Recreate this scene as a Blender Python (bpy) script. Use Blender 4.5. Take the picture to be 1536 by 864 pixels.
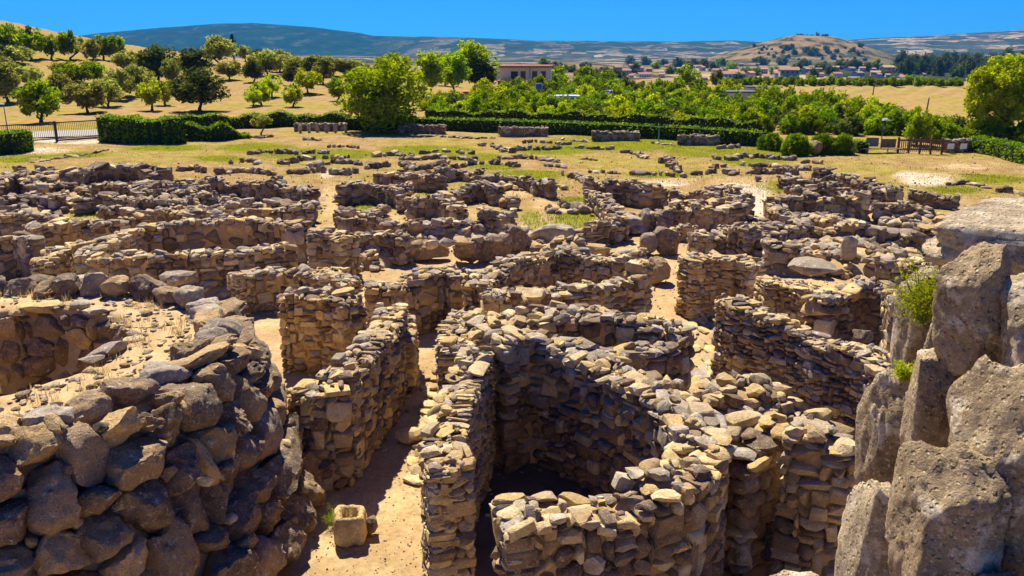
import bpy, bmesh, math, random
import numpy as np
from mathutils import Vector, Matrix, Euler, noise as mnoise

for o in list(bpy.data.objects):
    bpy.data.objects.remove(o)
SC = bpy.context.scene
COL = SC.collection
R = math.radians
random.seed(7)
NR = np.random.RandomState(7)

# ------------------------------------------------------------------ camera
F, W, HH = 1280.0, 1536.0, 864.0
PITCH = R(15.6)
CAMZ = 8.0
cd = bpy.data.cameras.new('camera')
cam = bpy.data.objects.new('camera', cd)
COL.objects.link(cam)
cd.sensor_width = 36.0
cd.lens = 36.0 * F / W
cd.clip_start = 0.05
cd.clip_end = 30000
cam.location = (0, 0, CAMZ)
cam.rotation_euler = (R(90) - PITCH, 0, 0)
SC.camera = cam
SC.render.resolution_x, SC.render.resolution_y = 1024, 576

# ------------------------------------------------------------------ world, sun, exposure
SUN_EL, SUN_AZ = R(56), R(-19)          # sun stands beyond the village, a little to the left
wd = bpy.data.worlds.new('World')
SC.world = wd
wd.use_nodes = True
nt = wd.node_tree
nt.nodes.clear()
sky = nt.nodes.new('ShaderNodeTexSky')
sky.sky_type = 'NISHITA'
sky.sun_disc = False
sky.sun_elevation = SUN_EL
sky.sun_rotation = SUN_AZ
sky.altitude = 1500
sky.air_density = 1.0
sky.dust_density = 0.0
sky.ozone_density = 3.0
hs = nt.nodes.new('ShaderNodeHueSaturation')
hs.inputs['Saturation'].default_value = 1.42
hs.inputs['Hue'].default_value = 0.49
bg = nt.nodes.new('ShaderNodeBackground')
bg.inputs['Strength'].default_value = 0.074
wo = nt.nodes.new('ShaderNodeOutputWorld')
nt.links.new(sky.outputs[0], hs.inputs['Color'])
tint = nt.nodes.new('ShaderNodeMix'); tint.data_type = 'RGBA'; tint.blend_type = 'MULTIPLY'
tint.inputs[0].default_value = 1.0; tint.inputs[7].default_value = (0.04, 0.39, 1.05, 1)
nt.links.new(hs.outputs[0], tint.inputs[6])
nt.links.new(tint.outputs[2], bg.inputs['Color'])
nt.links.new(bg.outputs[0], wo.inputs['Surface'])

sl = bpy.data.lights.new('sun', 'SUN')
sl.energy = 4.9
sl.angle = R(0.53)
sl.color = (1.0, 0.935, 0.77)
sun = bpy.data.objects.new('sun', sl)
COL.objects.link(sun)
sd = Vector((math.sin(SUN_AZ) * math.cos(SUN_EL), math.cos(SUN_AZ) * math.cos(SUN_EL), math.sin(SUN_EL)))
sun.rotation_euler = sd.to_track_quat('Z', 'Y').to_euler()
sun.location = sd * 60

SC.view_settings.view_transform = 'Standard'
SC.view_settings.look = 'None'
SC.view_settings.gamma = 1.0
SC.view_settings.exposure = 0.95
SC.render.engine = 'CYCLES'
SC.cycles.use_denoising = True
SC.cycles.max_bounces = 6
SC.cycles.diffuse_bounces = 4
SC.cycles.glossy_bounces = 1
SC.cycles.transmission_bounces = 2
SC.cycles.volume_bounces = 0
SC.cycles.transparent_max_bounces = 4

# ------------------------------------------------------------------ helpers
CP, SP = math.cos(PITCH), math.sin(PITCH)

def ray(px, py):
    a, b = (px - 768.0) / F, (py - 432.0) / F
    return a, CP - SP * b, -(SP + CP * b)      # per unit of camera depth

def P(px, py, z=0.0):
    "where the sight line through a pixel meets the level z"
    a, b, c = ray(px, py)
    t = (z - CAMZ) / c
    return Vector((a * t, b * t, z))

def D(px, py, t):
    "the point on a sight line at camera depth t"
    a, b, c = ray(px, py)
    return Vector((a * t, b * t, CAMZ + c * t))

def depth(p):
    return p[1] * CP + (CAMZ - p[2]) * SP

def proj(X, Y, Z):
    d = Y * CP + (CAMZ - Z) * SP
    d = np.maximum(d, 0.01)
    return 768 + F * X / d, 432 + F * ((CAMZ - Z) * CP - Y * SP) / d

def sstep(a, b, x):
    t = np.clip((x - a) / (b - a), 0, 1)
    return t * t * (3 - 2 * t)

def tag(o, label=None, cat=None, group=None, kind=None):
    if label: o['label'] = label
    if cat: o['category'] = cat
    if group: o['group'] = group
    if kind: o['kind'] = kind
    return o

def link(name, mesh, parent=None):
    o = bpy.data.objects.new(name, mesh)
    COL.objects.link(o)
    if parent is not None: o.parent = parent
    return o

def thing(name, label, cat, loc=(0, 0, 0), rz=0.0, group=None, scale=None):
    o = bpy.data.objects.new(name, None)
    COL.objects.link(o)
    o.location = loc
    o.rotation_euler = (0, 0, rz)
    o.empty_display_size = 0.2
    if scale: o.scale = scale
    return tag(o, label, cat, group)

def mesh_from(name, V, Fc, mats, smooth=False, sharp=None, attrs=None, midx=None):
    me = bpy.data.meshes.new(name)
    V = np.asarray(V, dtype=np.float32).reshape(-1, 3)
    if isinstance(Fc, np.ndarray):
        n, k = Fc.shape
        me.vertices.add(len(V)); me.vertices.foreach_set('co', V.ravel())
        me.loops.add(n * k); me.loops.foreach_set('vertex_index', Fc.astype(np.int32).ravel())
        me.polygons.add(n); me.polygons.foreach_set('loop_start', np.arange(0, n * k, k, dtype=np.int32))
        me.update(calc_edges=True)
    else:
        me.from_pydata([tuple(v) for v in V], [], Fc)
    for m in (mats if isinstance(mats, (list, tuple)) else [mats]):
        me.materials.append(m)
    if midx is not None:
        me.polygons.foreach_set('material_index', np.asarray(midx, dtype=np.int32))
    me.polygons.foreach_set('use_smooth', np.full(len(me.polygons), bool(smooth)))
    if sharp is not None:
        me.set_sharp_from_angle(angle=R(sharp))
    for nm, vals in (attrs or {}).items():
        vals = np.asarray(vals, dtype=np.float32)
        if vals.ndim == 1:
            a = me.attributes.new(nm, 'FLOAT', 'POINT'); a.data.foreach_set('value', vals)
        else:
            a = me.attributes.new(nm, 'FLOAT_COLOR', 'POINT'); a.data.foreach_set('color', vals.ravel())
    me.update()
    return me

class MB:
    "collects boxes, prisms and tubes into one mesh"
    def __init__(s): s.v, s.f = [], []
    def add(s, v, f):
        n = len(s.v); s.v += [tuple(p) for p in v]; s.f += [tuple(i + n for i in q) for q in f]; return s
    def box(s, x0, x1, y0, y1, z0, z1):
        return s.add([(x0,y0,z0),(x1,y0,z0),(x1,y1,z0),(x0,y1,z0),(x0,y0,z1),(x1,y0,z1),(x1,y1,z1),(x0,y1,z1)],
                     [(3,2,1,0),(4,5,6,7),(0,1,5,4),(1,2,6,5),(2,3,7,6),(3,0,4,7)])
    def tube(s, pts, rad, n=6):
        pts = [Vector(p) for p in pts]; rings = []
        for i, p in enumerate(pts):
            d = (pts[min(i + 1, len(pts) - 1)] - pts[max(i - 1, 0)]).normalized()
            a = d.orthogonal().normalized(); b = d.cross(a)
            rings.append([p + (a * math.cos(2 * math.pi * k / n) + b * math.sin(2 * math.pi * k / n)) * rad[i] for k in range(n)])
        v = [q for r in rings for q in r]; f = []
        for i in range(len(pts) - 1):
            for k in range(n):
                f.append((i * n + k, i * n + (k + 1) % n, (i + 1) * n + (k + 1) % n, (i + 1) * n + k))
        f.append(tuple(range(n))[::-1]); f.append(tuple((len(pts) - 1) * n + k for k in range(n)))
        return s.add(v, f)
    def mesh(s, name, mat, smooth=False): return mesh_from(name, s.v, s.f, mat, smooth)
    def build(s, name, mat, parent=None, smooth=False): return link(name, s.mesh(name, mat, smooth), parent)

# ------------------------------------------------------------------ materials
def newmat(name):
    m = bpy.data.materials.new(name); m.use_nodes = True
    t = m.node_tree; t.nodes.clear()
    out = t.nodes.new('ShaderNodeOutputMaterial')
    b = t.nodes.new('ShaderNodeBsdfPrincipled')
    b.inputs['Roughness'].default_value = 0.9
    b.inputs['Specular IOR Level'].default_value = 0.2
    t.links.new(b.outputs[0], out.inputs['Surface'])
    return m, t, b

def nd(t, typ, **kw):
    n = t.nodes.new(typ)
    for k, v in kw.items():
        if k.startswith('i_'):
            key = k[2:]
            n.inputs[int(key) if key.isdigit() else key].default_value = v
        else: setattr(n, k, v)
    return n

def ramp(t, fac, stops, interp='LINEAR'):
    r = t.nodes.new('ShaderNodeValToRGB'); r.color_ramp.interpolation = interp
    e = r.color_ramp.elements
    while len(e) < len(stops): e.new(0.5)
    for el, (p, c) in zip(e, stops):
        el.position = p; el.color = (c[0], c[1], c[2], 1) if len(c) == 3 else c
    if fac is not None: t.links.new(fac, r.inputs[0])
    return r.outputs[0]

def noise(t, vec, scale, detail=4, rough=0.6, w=None):
    n = nd(t, 'ShaderNodeTexNoise', i_Scale=scale, i_Detail=detail, i_Roughness=rough)
    t.links.new(vec, n.inputs['Vector']); return n.outputs[0]

def mix(t, fac, a, b, mode='MIX'):
    m = nd(t, 'ShaderNodeMix', data_type='RGBA', blend_type=mode)
    for sock, val in ((m.inputs[0], fac), (m.inputs[6], a), (m.inputs[7], b)):
        if hasattr(val, 'is_output'): t.links.new(val, sock)
        elif isinstance(val, (int, float)): sock.default_value = val
        else: sock.default_value = (*val, 1)
    return m.outputs[2]

def rnd_value(t):
    oi = nd(t, 'ShaderNodeObjectInfo'); at = nd(t, 'ShaderNodeAttribute', attribute_name='rnd')
    a = nd(t, 'ShaderNodeMath', operation='ADD'); f = nd(t, 'ShaderNodeMath', operation='FRACT')
    t.links.new(oi.outputs['Random'], a.inputs[0]); t.links.new(at.outputs['Fac'], a.inputs[1])
    t.links.new(a.outputs[0], f.inputs[0]); return f.outputs[0]

def bump(t, b, h, strength=0.6, dist=0.03):
    n = nd(t, 'ShaderNodeBump', i_Strength=strength, i_Distance=dist)
    t.links.new(h, n.inputs['Height']); t.links.new(n.outputs[0], b.inputs['Normal'])

def stone_mat(name, cols, blotch, lichen, lich_th=(0.60, 0.68), pits=True, orange=0.0, bscale=14, bdist=0.03, lscale=9, speck=0.0, nscale=3.5):
    m, t, b = newmat(name)
    g = nd(t, 'ShaderNodeNewGeometry'); pos = g.outputs['Position']
    rv = rnd_value(t)
    n = len(cols)
    base = ramp(t, rv, [(i / n, c) for i, c in enumerate(cols)], 'CONSTANT')
    n1 = noise(t, pos, nscale, 6, 0.68)
    c = mix(t, ramp(t, n1, [(0.38, (0, 0, 0)), (0.66, (1, 1, 1))]), base, mix(t, 0.78, base, blotch))
    n2 = noise(t, pos, lscale, 6, 0.7)
    c = mix(t, ramp(t, n2, [(lich_th[0], (0, 0, 0)), (lich_th[1], (0.8, 0.8, 0.8))]), c, lichen)
    n3 = noise(t, pos, 34, 3, 0.7)
    c = mix(t, 0.55, c, ramp(t, n3, [(0.3, (0.45, 0.43, 0.42)), (0.5, (1, 1, 1)), (0.72, (1.35, 1.32, 1.28))]), 'MULTIPLY')
    if speck:
        n5 = noise(t, pos, 55, 2, 0.6)
        c = mix(t, ramp(t, n5, [(0.60, (0, 0, 0)), (0.66, (speck,) * 3)]), c, lichen)
    if orange:
        n4 = noise(t, pos, 6.5, 5, 0.75)
        c = mix(t, ramp(t, n4, [(0.64, (0, 0, 0)), (0.69, (orange,) * 3)]), c, (0.42, 0.2, 0.04))
    t.links.new(c, b.inputs['Base Color'])
    h = noise(t, pos, bscale, 8, 0.72)
    if pits:
        v = nd(t, 'ShaderNodeTexVoronoi', i_Scale=26.0)
        t.links.new(pos, v.inputs['Vector'])
        vv = ramp(t, v.outputs['Distance'], [(0.12, (0, 0, 0)), (0.3, (1, 1, 1))])
        h = mix(t, 0.22, h, vv)
    bump(t, b, h, 0.9, bdist)
    b.inputs['Roughness'].default_value = 0.88
    return m

TAN = stone_mat('tan_limestone', [(.68,.50,.22), (.60,.42,.17), (.74,.59,.32), (.52,.36,.15), (.64,.49,.26), (.44,.31,.15), (.70,.51,.21), (.50,.39,.24)],
                (.34,.22,.10), (.76,.64,.42), (0.60, 0.70), pits=True, bdist=.055)
BAS = stone_mat('dark_basalt', [(.085,.058,.04), (.16,.108,.066), (.12,.066,.044), (.21,.145,.085), (.06,.045,.036), (.15,.092,.052)],
                (.31,.205,.105), (.52,.47,.38), (0.61, 0.69), speck=.55)
WEA = stone_mat('weathered_stone', [(.48,.39,.27), (.34,.27,.19), (.56,.46,.31), (.27,.21,.155), (.50,.39,.24), (.40,.33,.25)],
                (.20,.135,.085), (.70,.63,.50), (0.57, 0.68), speck=.4, bdist=.055)
BOU = stone_mat('brown_boulder_stone', [(.17,.105,.055), (.33,.205,.09), (.12,.08,.055), (.64,.42,.17), (.22,.115,.06), (.28,.18,.085), (.15,.10,.07), (.50,.32,.13), (.11,.075,.055), (.30,.20,.12)],
                (.40,.26,.12), (.62,.55,.44), (0.57, 0.66), bscale=7, bdist=0.10, speck=.5)
PALE = stone_mat('pale_lichened_stone', [(.64,.475,.275), (.50,.36,.20), (.70,.54,.33)],
                 (.11,.07,.04), (.78,.65,.45), (0.54, 0.62), orange=0.7, bscale=6, bdist=0.16, lscale=4.5, speck=.6, nscale=2.6)
MATS = [TAN, BAS, WEA, BOU, PALE]

def earth_mat(name, a, bcol, c, scale=1.4, bs=22, bd=0.02):
    m, t, b = newmat(name)
    g = nd(t, 'ShaderNodeNewGeometry'); pos = g.outputs['Position']
    col = ramp(t, noise(t, pos, scale, 6, 0.65), [(0.3, a), (0.5, bcol), (0.7, c)])
    col = mix(t, 0.6, col, ramp(t, noise(t, pos, 40, 3, 0.7), [(0.3, (.6, .58, .55)), (0.7, (1.25, 1.22, 1.2))]), 'MULTIPLY')
    t.links.new(col, b.inputs['Base Color'])
    bump(t, b, noise(t, pos, bs, 7, 0.7), 0.8, bd)
    return m
MORTAR = earth_mat('earth_mortar', (.36,.235,.10), (.50,.34,.15), (.60,.43,.21))
SOIL = earth_mat('dry_soil', (.36,.235,.11), (.48,.33,.155), (.56,.42,.21), 2.0)

def plain(name, col, rough=0.8, metal=0.0, var=0.12, scale=6.0):
    m, t, b = newmat(name)
    g = nd(t, 'ShaderNodeNewGeometry')
    n = noise(t, g.outputs['Position'], scale, 4, 0.6)
    lo = tuple(x * (1 - var) for x in col); hi = tuple(min(1, x * (1 + var)) for x in col)
    t.links.new(ramp(t, n, [(0.3, lo), (0.7, hi)]), b.inputs['Base Color'])
    b.inputs['Roughness'].default_value = rough; b.inputs['Metallic'].default_value = metal
    return m

def leaf_mat(name, cols, trans=0.35):
    m = bpy.data.materials.new(name); m.use_nodes = True
    t = m.node_tree; t.nodes.clear()
    out = t.nodes.new('ShaderNodeOutputMaterial')
    at = nd(t, 'ShaderNodeAttribute', attribute_name='rnd')
    oi = nd(t, 'ShaderNodeObjectInfo')
    base = ramp(t, at.outputs['Fac'], [(i / (len(cols) - 1), c) for i, c in enumerate(cols)])
    hv = nd(t, 'ShaderNodeHueSaturation')
    mr = nd(t, 'ShaderNodeMapRange'); mr.inputs[3].default_value = 0.78; mr.inputs[4].default_value = 1.25
    mh = nd(t, 'ShaderNodeMapRange'); mh.inputs[3].default_value = 0.485; mh.inputs[4].default_value = 0.512
    t.links.new(oi.outputs['Random'], mr.inputs[0]); t.links.new(oi.outputs['Random'], mh.inputs[0])
    t.links.new(mr.outputs[0], hv.inputs['Value']); t.links.new(mh.outputs[0], hv.inputs['Hue'])
    t.links.new(base, hv.inputs['Color'])
    d = nd(t, 'ShaderNodeBsdfDiffuse'); tr = nd(t, 'ShaderNodeBsdfTranslucent')
    t.links.new(hv.outputs[0], d.inputs[0])
    h2 = nd(t, 'ShaderNodeHueSaturation', i_Value=1.5, i_Saturation=1.1)
    t.links.new(hv.outputs[0], h2.inputs['Color']); t.links.new(h2.outputs[0], tr.inputs[0])
    ms = nd(t, 'ShaderNodeMixShader', i_0=trans)
    t.links.new(d.outputs[0], ms.inputs[1]); t.links.new(tr.outputs[0], ms.inputs[2])
    t.links.new(ms.outputs[0], out.inputs['Surface'])
    return m

# ------------------------------------------------------------------ ground: one sheet to the horizon
SKYLINE = ([-600, -200, 100, 150, 250, 330, 380, 470, 540, 560, 620, 700, 800, 1000, 1100, 1200, 1280, 1400, 1536, 2200],
           [56, 57, 58, 51, 43, 38, 36, 42, 51, 55, 56, 57, 62, 63, 62, 65, 60, 55, 47, 45])

def hz(X, Y):
    X = np.asarray(X, dtype=float); Y = np.asarray(Y, dtype=float)
    Yc = np.maximum(Y, 1.0)
    px = np.clip(768 + 1280 * X / (0.963 * Yc), -900, 2400)
    px = np.where(Y < 30, 768, px)
    d = np.hypot(X, Y)
    A = np.interp(px, [-600, -100, 0, 100, 300, 450, 600, 740], [15, 11.5, 10, 7.8, 5.4, 3.4, 1.4, 0])
    z = A * sstep(105, 240, Y) * (1 - sstep(270, 800, Y))
    z = z + 10 * np.exp(-(((X + 205) / 62) ** 2 + ((Y - 310) / 70) ** 2))
    z = z - 15 * sstep(222, 440, Y) * sstep(560, 760, px) - 9 * sstep(300, 720, Y) * (1 - sstep(560, 760, px)) - 17 * sstep(900, 2600, Y)
    z = z + 9 * np.exp(-(((X - 60) / 85) ** 2 + ((Y - 1000) / 120) ** 2))
    rc = np.hypot((X - 807) * 0.95, Y - 2400)
    z = z + 66 * np.clip(1 - (rc - 60) / 235, 0, 1) ** 1.15 + 16 * np.exp(-(((X - 640) / 260) ** 2 + ((Y - 2250) / 300) ** 2))
    ys = np.interp(px, *SKYLINE)
    S = CAMZ + (75.0 - ys) / 1280 * 0.96 * 6600
    a0 = np.interp(px, [100, 560, 700, 1150, 1350], [5300, 5300, 4300, 4300, 2700])
    wob = 0.05 * np.sin(X / 210.0) * np.sin(Y / 330.0) + 0.03 * np.sin(X / 83.0 + Y / 140.0)
    k = sstep(0, 1, np.clip((Y - a0) / (6600 - a0) + wob * (Y > 2600), 0, 1))
    z = z + (S - z) * k
    rough = 0.05 * np.sin(X * 0.55 + 1.3) * np.sin(Y * 0.43) + 0.035 * np.sin(X * 1.3 + Y * 0.9)
    z = z + rough * sstep(40, 60, Y) * (1 - sstep(600, 900, Y)) * (1 + 3 * sstep(100, 200, Y))
    z = z - 0.02
    return z

def G(px, py, y0=20.0, y1=9000.0):
    "where a sight line first meets the ground"
    a, b, c = ray(px, py)
    t = np.geomspace(y0, y1, 4000)
    h = CAMZ + c * t - hz(a * t, b * t)
    i = np.argmax(h < 0)
    if h[i] >= 0: i = len(t) - 1
    tt = t[i]
    return Vector((a * tt, b * tt, float(hz(a * tt, b * tt))))

def ell(px, py, L, soft=0.35):
    m = np.zeros_like(px)
    for cx, cy, rx, ry in L:
        q = np.hypot((px - cx) / rx, (py - cy) / ry)
        m = np.maximum(m, 1 - sstep(1 - soft, 1 + soft, q))
    return m

GREEN = [(480, 232, 95, 9), (385, 222, 60, 7), (330, 238, 40, 5), (640, 225, 70, 7), (700, 236, 60, 6), (830, 225, 60, 8),
         (930, 215, 110, 13), (1050, 222, 60, 14), (1130, 235, 60, 14), (835, 330, 58, 17), (860, 303, 30, 8), (790, 262, 60, 7),
         (640, 285, 28, 7), (560, 310, 40, 6), (130, 325, 28, 6), (120, 285, 22, 8), (80, 232, 80, 6), (250, 222, 60, 5),
         (1260, 222, 60, 5), (1160, 280, 26, 9), (1480, 268, 60, 7), (1430, 285, 40, 6), (740, 250, 40, 5), (990, 262, 50, 5), (20, 240, 30, 5)]
SAND = [(1140, 305, 24, 34), (1150, 325, 30, 12), (1390, 268, 50, 9), (1440, 250, 40, 5), (1010, 272, 40, 5), (1100, 275, 40, 10),
        (820, 312, 18, 26), (495, 300, 14, 28), (120, 205, 90, 9), (40, 225, 70, 7), (770, 290, 40, 8)]

PALEP = [(1140, 300, 14, 22), (1135, 322, 18, 12), (1125, 288, 20, 8), (1100, 279, 26, 5), (1150, 330, 22, 6), (1390, 270, 34, 9), (1360, 262, 20, 5), (490, 262, 12, 5), (110, 212, 70, 4), (60, 226, 40, 4), (990, 276, 40, 4)]
rows = np.concatenate([np.arange(-40, 4, 4.0), np.arange(4, 100, 0.4), np.geomspace(100, 9000, 210)])
ang = np.concatenate([np.linspace(-80, -36, 24, endpoint=False), np.linspace(-36, 36, 480, endpoint=False), np.linspace(36, 80, 25)])
YY, TT = np.meshgrid(rows, np.tan(np.radians(ang)), indexing='ij')
XX = TT * np.maximum(YY, 12.0)
ZZ = hz(XX, YY)
ZZ = np.where(YY < 100, ZZ + 0.0, ZZ)
V = np.stack([XX, YY, ZZ], -1).reshape(-1, 3)
nr, nc = XX.shape
idx = np.arange(nr * nc).reshape(nr, nc)
FQ = np.stack([idx[:-1, :-1], idx[:-1, 1:], idx[1:, 1:], idx[1:, :-1]], -1).reshape(-1, 4)
pxg, pyg = proj(V[:, 0], V[:, 1], V[:, 2])
Yv, Xv = V[:, 1], V[:, 0]
sand = np.maximum(ell(pxg, pyg, SAND) * (Yv < 100), 1 - sstep(36, 47, Yv + 3 * np.sin(Xv * 0.4)))
green = ell(pxg, pyg, GREEN) * (Yv < 100)
far = sstep(330, 520, Yv) * sstep(-200, 0, pxg + 200)
wood = sstep(4600, 5600, Yv) * (1 - sstep(540, 640, pxg)) + 0.6 * sstep(4600, 5600, Yv) * sstep(540, 640, pxg) * (1 - sstep(900, 1280, pxg))
hillt = np.clip(1.3 - np.hypot(Xv - 807, Yv - 2400) / 260, 0, 1) + 0.9 * np.exp(-(((Xv - 60) / 110) ** 2 + ((Yv - 1000) / 150) ** 2)) \
    + 0.8 * np.exp(-(((Xv - 640) / 260) ** 2 + ((Yv - 2250) / 300) ** 2))
hillt = np.clip(hillt, 0, 1)
GM, t, b = newmat('ground_cover')
g = nd(t, 'ShaderNodeNewGeometry'); pos = g.outputs['Position']
def attr(n): return nd(t, 'ShaderNodeAttribute', attribute_name=n).outputs['Fac']
n_big = noise(t, pos, 0.09, 6, 0.62); n_mid = noise(t, pos, 0.7, 5, 0.65); n_fine = noise(t, pos, 9.0, 5, 0.7)
straw = ramp(t, n_mid, [(0.3, (.24, .15, .06)), (0.5, (.325, .21, .09)), (0.7, (.40, .275, .13))])
olive = ramp(t, n_mid, [(0.3, (.19, .165, .03)), (0.6, (.32, .255, .05))])
c = mix(t, ramp(t, n_big, [(0.44, (0, 0, 0)), (0.58, (.75, .75, .75))]), straw, olive)
grn = ramp(t, n_mid, [(0.3, (.10, .13, .006)), (0.55, (.19, .19, .01)), (0.75, (.28, .23, .03))])
gm = nd(t, 'ShaderNodeMath', operation='MULTIPLY'); t.links.new(attr('green'), gm.inputs[0])
t.links.new(ramp(t, n_mid, [(0.25, (.45, .45, .45)), (0.5, (1, 1, 1))]), gm.inputs[1])
c = mix(t, gm.outputs[0], c, grn)
sandc = ramp(t, n_mid, [(0.25, (.34, .225, .105)), (0.45, (.46, .315, .155)), (0.62, (.53, .385, .20)), (0.78, (.59, .45, .26))])
sandc = mix(t, .6, sandc, ramp(t, noise(t, pos, 3.2, 6, .75), [(0.32, (.55, .5, .44)), (0.5, (1, 1, 1)), (0.7, (1.15, 1.14, 1.12))]), 'MULTIPLY')
sandc = mix(t, ramp(t, noise(t, pos, .33, 5, .7), [(0.42, (0, 0, 0)), (0.62, (.6, .6, .6))]), sandc, (.34, .225, .11))
c = mix(t, attr('sand'), c, sandc)
c = mix(t, attr('pale'), c, ramp(t, n_mid, [(0.3, (.42, .34, .23)), (0.6, (.56, .475, .345))]))
# distant plain: a patchwork of fields
mp = nd(t, 'ShaderNodeMapping'); mp.inputs['Scale'].default_value = (0.0042, 0.0021, 0.0)
t.links.new(pos, mp.inputs['Vector'])
wn = nd(t, 'ShaderNodeTexNoise', i_Scale=1.2, i_Detail=3.0)
t.links.new(mp.outputs[0], wn.inputs['Vector'])
va = nd(t, 'ShaderNodeVectorMath', operation='MULTIPLY_ADD')
va.inputs[1].default_value = (0.7, 0.7, 0)
t.links.new(wn.outputs['Color'], va.inputs[0]); t.links.new(mp.outputs[0], va.inputs[2])
vo = nd(t, 'ShaderNodeTexVoronoi', i_Scale=2.2); vo.distance = 'CHEBYCHEV'
t.links.new(va.outputs[0], vo.inputs['Vector'])
sep = nd(t, 'ShaderNodeSeparateColor'); t.links.new(vo.outputs['Color'], sep.inputs[0])
fields = ramp(t, sep.outputs[0], [(0, (.03, .05, .02)), (.17, (.30, .21, .11)), (.32, (.05, .06, .03)), (.5, (.17, .12, .07)), (.62, (.38, .28, .16)),
                                 (.76, (.07, .07, .035)), (.86, (.24, .17, .09)), (.95, (.03, .045, .02))], 'CONSTANT')
trees = noise(t, pos, 0.018, 5, 0.7)
fields = mix(t, ramp(t, trees, [(0.50, (0, 0, 0)), (0.55, (.9, .9, .9))]), fields, (.02, .035, .015))
c = mix(t, attr('far'), c, fields)
scrub = ramp(t, noise(t, pos, 0.02, 5, 0.7), [(0.42, (.27, .185, .085)), (0.51, (.19, .13, .06)), (0.56, (.04, .05, .022))])
c = mix(t, attr('hillt'), c, scrub)
wd_ = ramp(t, noise(t, pos, 0.009, 7, 0.7), [(0.35, (.004, .022, .008)), (0.55, (.014, .042, .016)), (0.66, (.07, .08, .04))])
c = mix(t, attr('wood'), c, wd_)
c = mix(t, 0.65, c, ramp(t, n_fine, [(0.3, (.62, .6, .55)), (0.5, (1, 1, 1)), (0.72, (1.2, 1.18, 1.12))]), 'MULTIPLY')
b.inputs['Specular IOR Level'].default_value = 0.0
t.links.new(c, b.inputs['Base Color'])
bump(t, b, mix(t, 0.5, noise(t, pos, 26, 6, 0.75), n_fine), 0.75, 0.06)
ground = link('ground', mesh_from('ground', V, FQ, GM, smooth=True,
              attrs={'sand': sand, 'green': green, 'far': far, 'wood': wood, 'hillt': hillt, 'pale': ell(pxg, pyg, PALEP) * (Yv < 100)}))
tag(ground, 'dry grass and sandy earth reaching to the far plain', None, None, 'structure')

# ------------------------------------------------------------------ stones
def ico(sub):
    bm = bmesh.new(); bmesh.ops.create_icosphere(bm, subdivisions=sub, radius=1.0)
    v = np.array([x.co[:] for x in bm.verts]); f = np.array([[q.index for q in p.verts] for p in bm.faces]); bm.free()
    return v, f
ICO = {s: ico(s) for s in (1, 2, 3, 4, 5)}

def stone_shape(seed, sub, p, cuts, amp, freq=1.6, octs=3, cr=(.62, .95), fine=0.0, planes=()):
    rs = np.random.RandomState(seed)
    v, f = ICO[sub]; v = v.copy()
    v = v / (np.abs(v) ** p).sum(1, keepdims=True) ** (1.0 / p)
    for k in range(cuts):
        n = rs.normal(size=3); n /= np.linalg.norm(n)
        c = rs.uniform(*cr)
        q = v @ n
        v = v - np.outer(np.maximum(q - c, 0) * rs.uniform(.8, 1), n)
    for n, c in planes:
        n = np.array(n) / np.linalg.norm(n); q = v @ n
        v = v - np.outer(np.maximum(q - c, 0), n)
    off = Vector(rs.uniform(-50, 50, 3))
    dsp = np.array([mnoise.fractal(Vector(x) * freq + off, 1.0, 2.1, octs) for x in v])
    if fine: dsp = dsp + fine * np.array([abs(mnoise.fractal(Vector(x) * freq * 5 + off, 1.0, 2.1, 4)) - .3 for x in v])
    ln = np.linalg.norm(v, axis=1, keepdims=True)
    v = v * (1 + amp * dsp[:, None] / np.maximum(ln, .3))
    v = v * (1 + 0.14 * rs.uniform(-1, 1, 3) * v[:, [1, 2, 0]])
    lo, hi = v.min(0), v.max(0)
    v = (v - (lo + hi) / 2) / (hi - lo)
    return v, f

def hull_shape(seed, corners=True, bev=.05):
    "an angular stone: the hull of chipped corners, edges slightly worn"
    rs = np.random.RandomState(seed); pts = []
    if corners:
        for x in (-1, 1):
            for y in (-1, 1):
                for z in (-1, 1):
                    c = np.array([x, y, z]) * rs.uniform(.78, 1.0, 3)
                    for k in range(2 if rs.rand() < .6 else 3):
                        q = c.copy(); q[rs.randint(3)] *= rs.uniform(.55, .9); pts.append(q)
    else:
        for k in range(16):
            d = rs.normal(size=3); d /= (np.abs(d) ** 3.2).sum() ** (1 / 3.2); pts.append(d * rs.uniform(.82, 1.0))
    bm = bmesh.new()
    for q in pts: bm.verts.new(q)
    r = bmesh.ops.convex_hull(bm, input=bm.verts[:])
    bmesh.ops.delete(bm, geom=[g_ for g_ in r['geom_interior'] if isinstance(g_, bmesh.types.BMVert)], context='VERTS')
    bmesh.ops.dissolve_limit(bm, angle_limit=R(14), verts=bm.verts[:], edges=bm.edges[:])
    bmesh.ops.bevel(bm, geom=bm.edges[:], offset=bev, segments=1, profile=.5, affect='EDGES', clamp_overlap=True)
    bmesh.ops.triangulate(bm, faces=bm.faces[:])
    bm.verts.index_update()
    v = np.array([x.co[:] for x in bm.verts]); f = np.array([[q.index for q in p.verts] for p in bm.faces]); bm.free()
    off = Vector(rs.uniform(-50, 50, 3))
    v = v * (1 + .05 * np.array([mnoise.noise(Vector(x) * 2.2 + off) for x in v]))[:, None]
    lo, hi = v.min(0), v.max(0)
    return (v - (lo + hi) / 2) / (hi - lo), f

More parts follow.
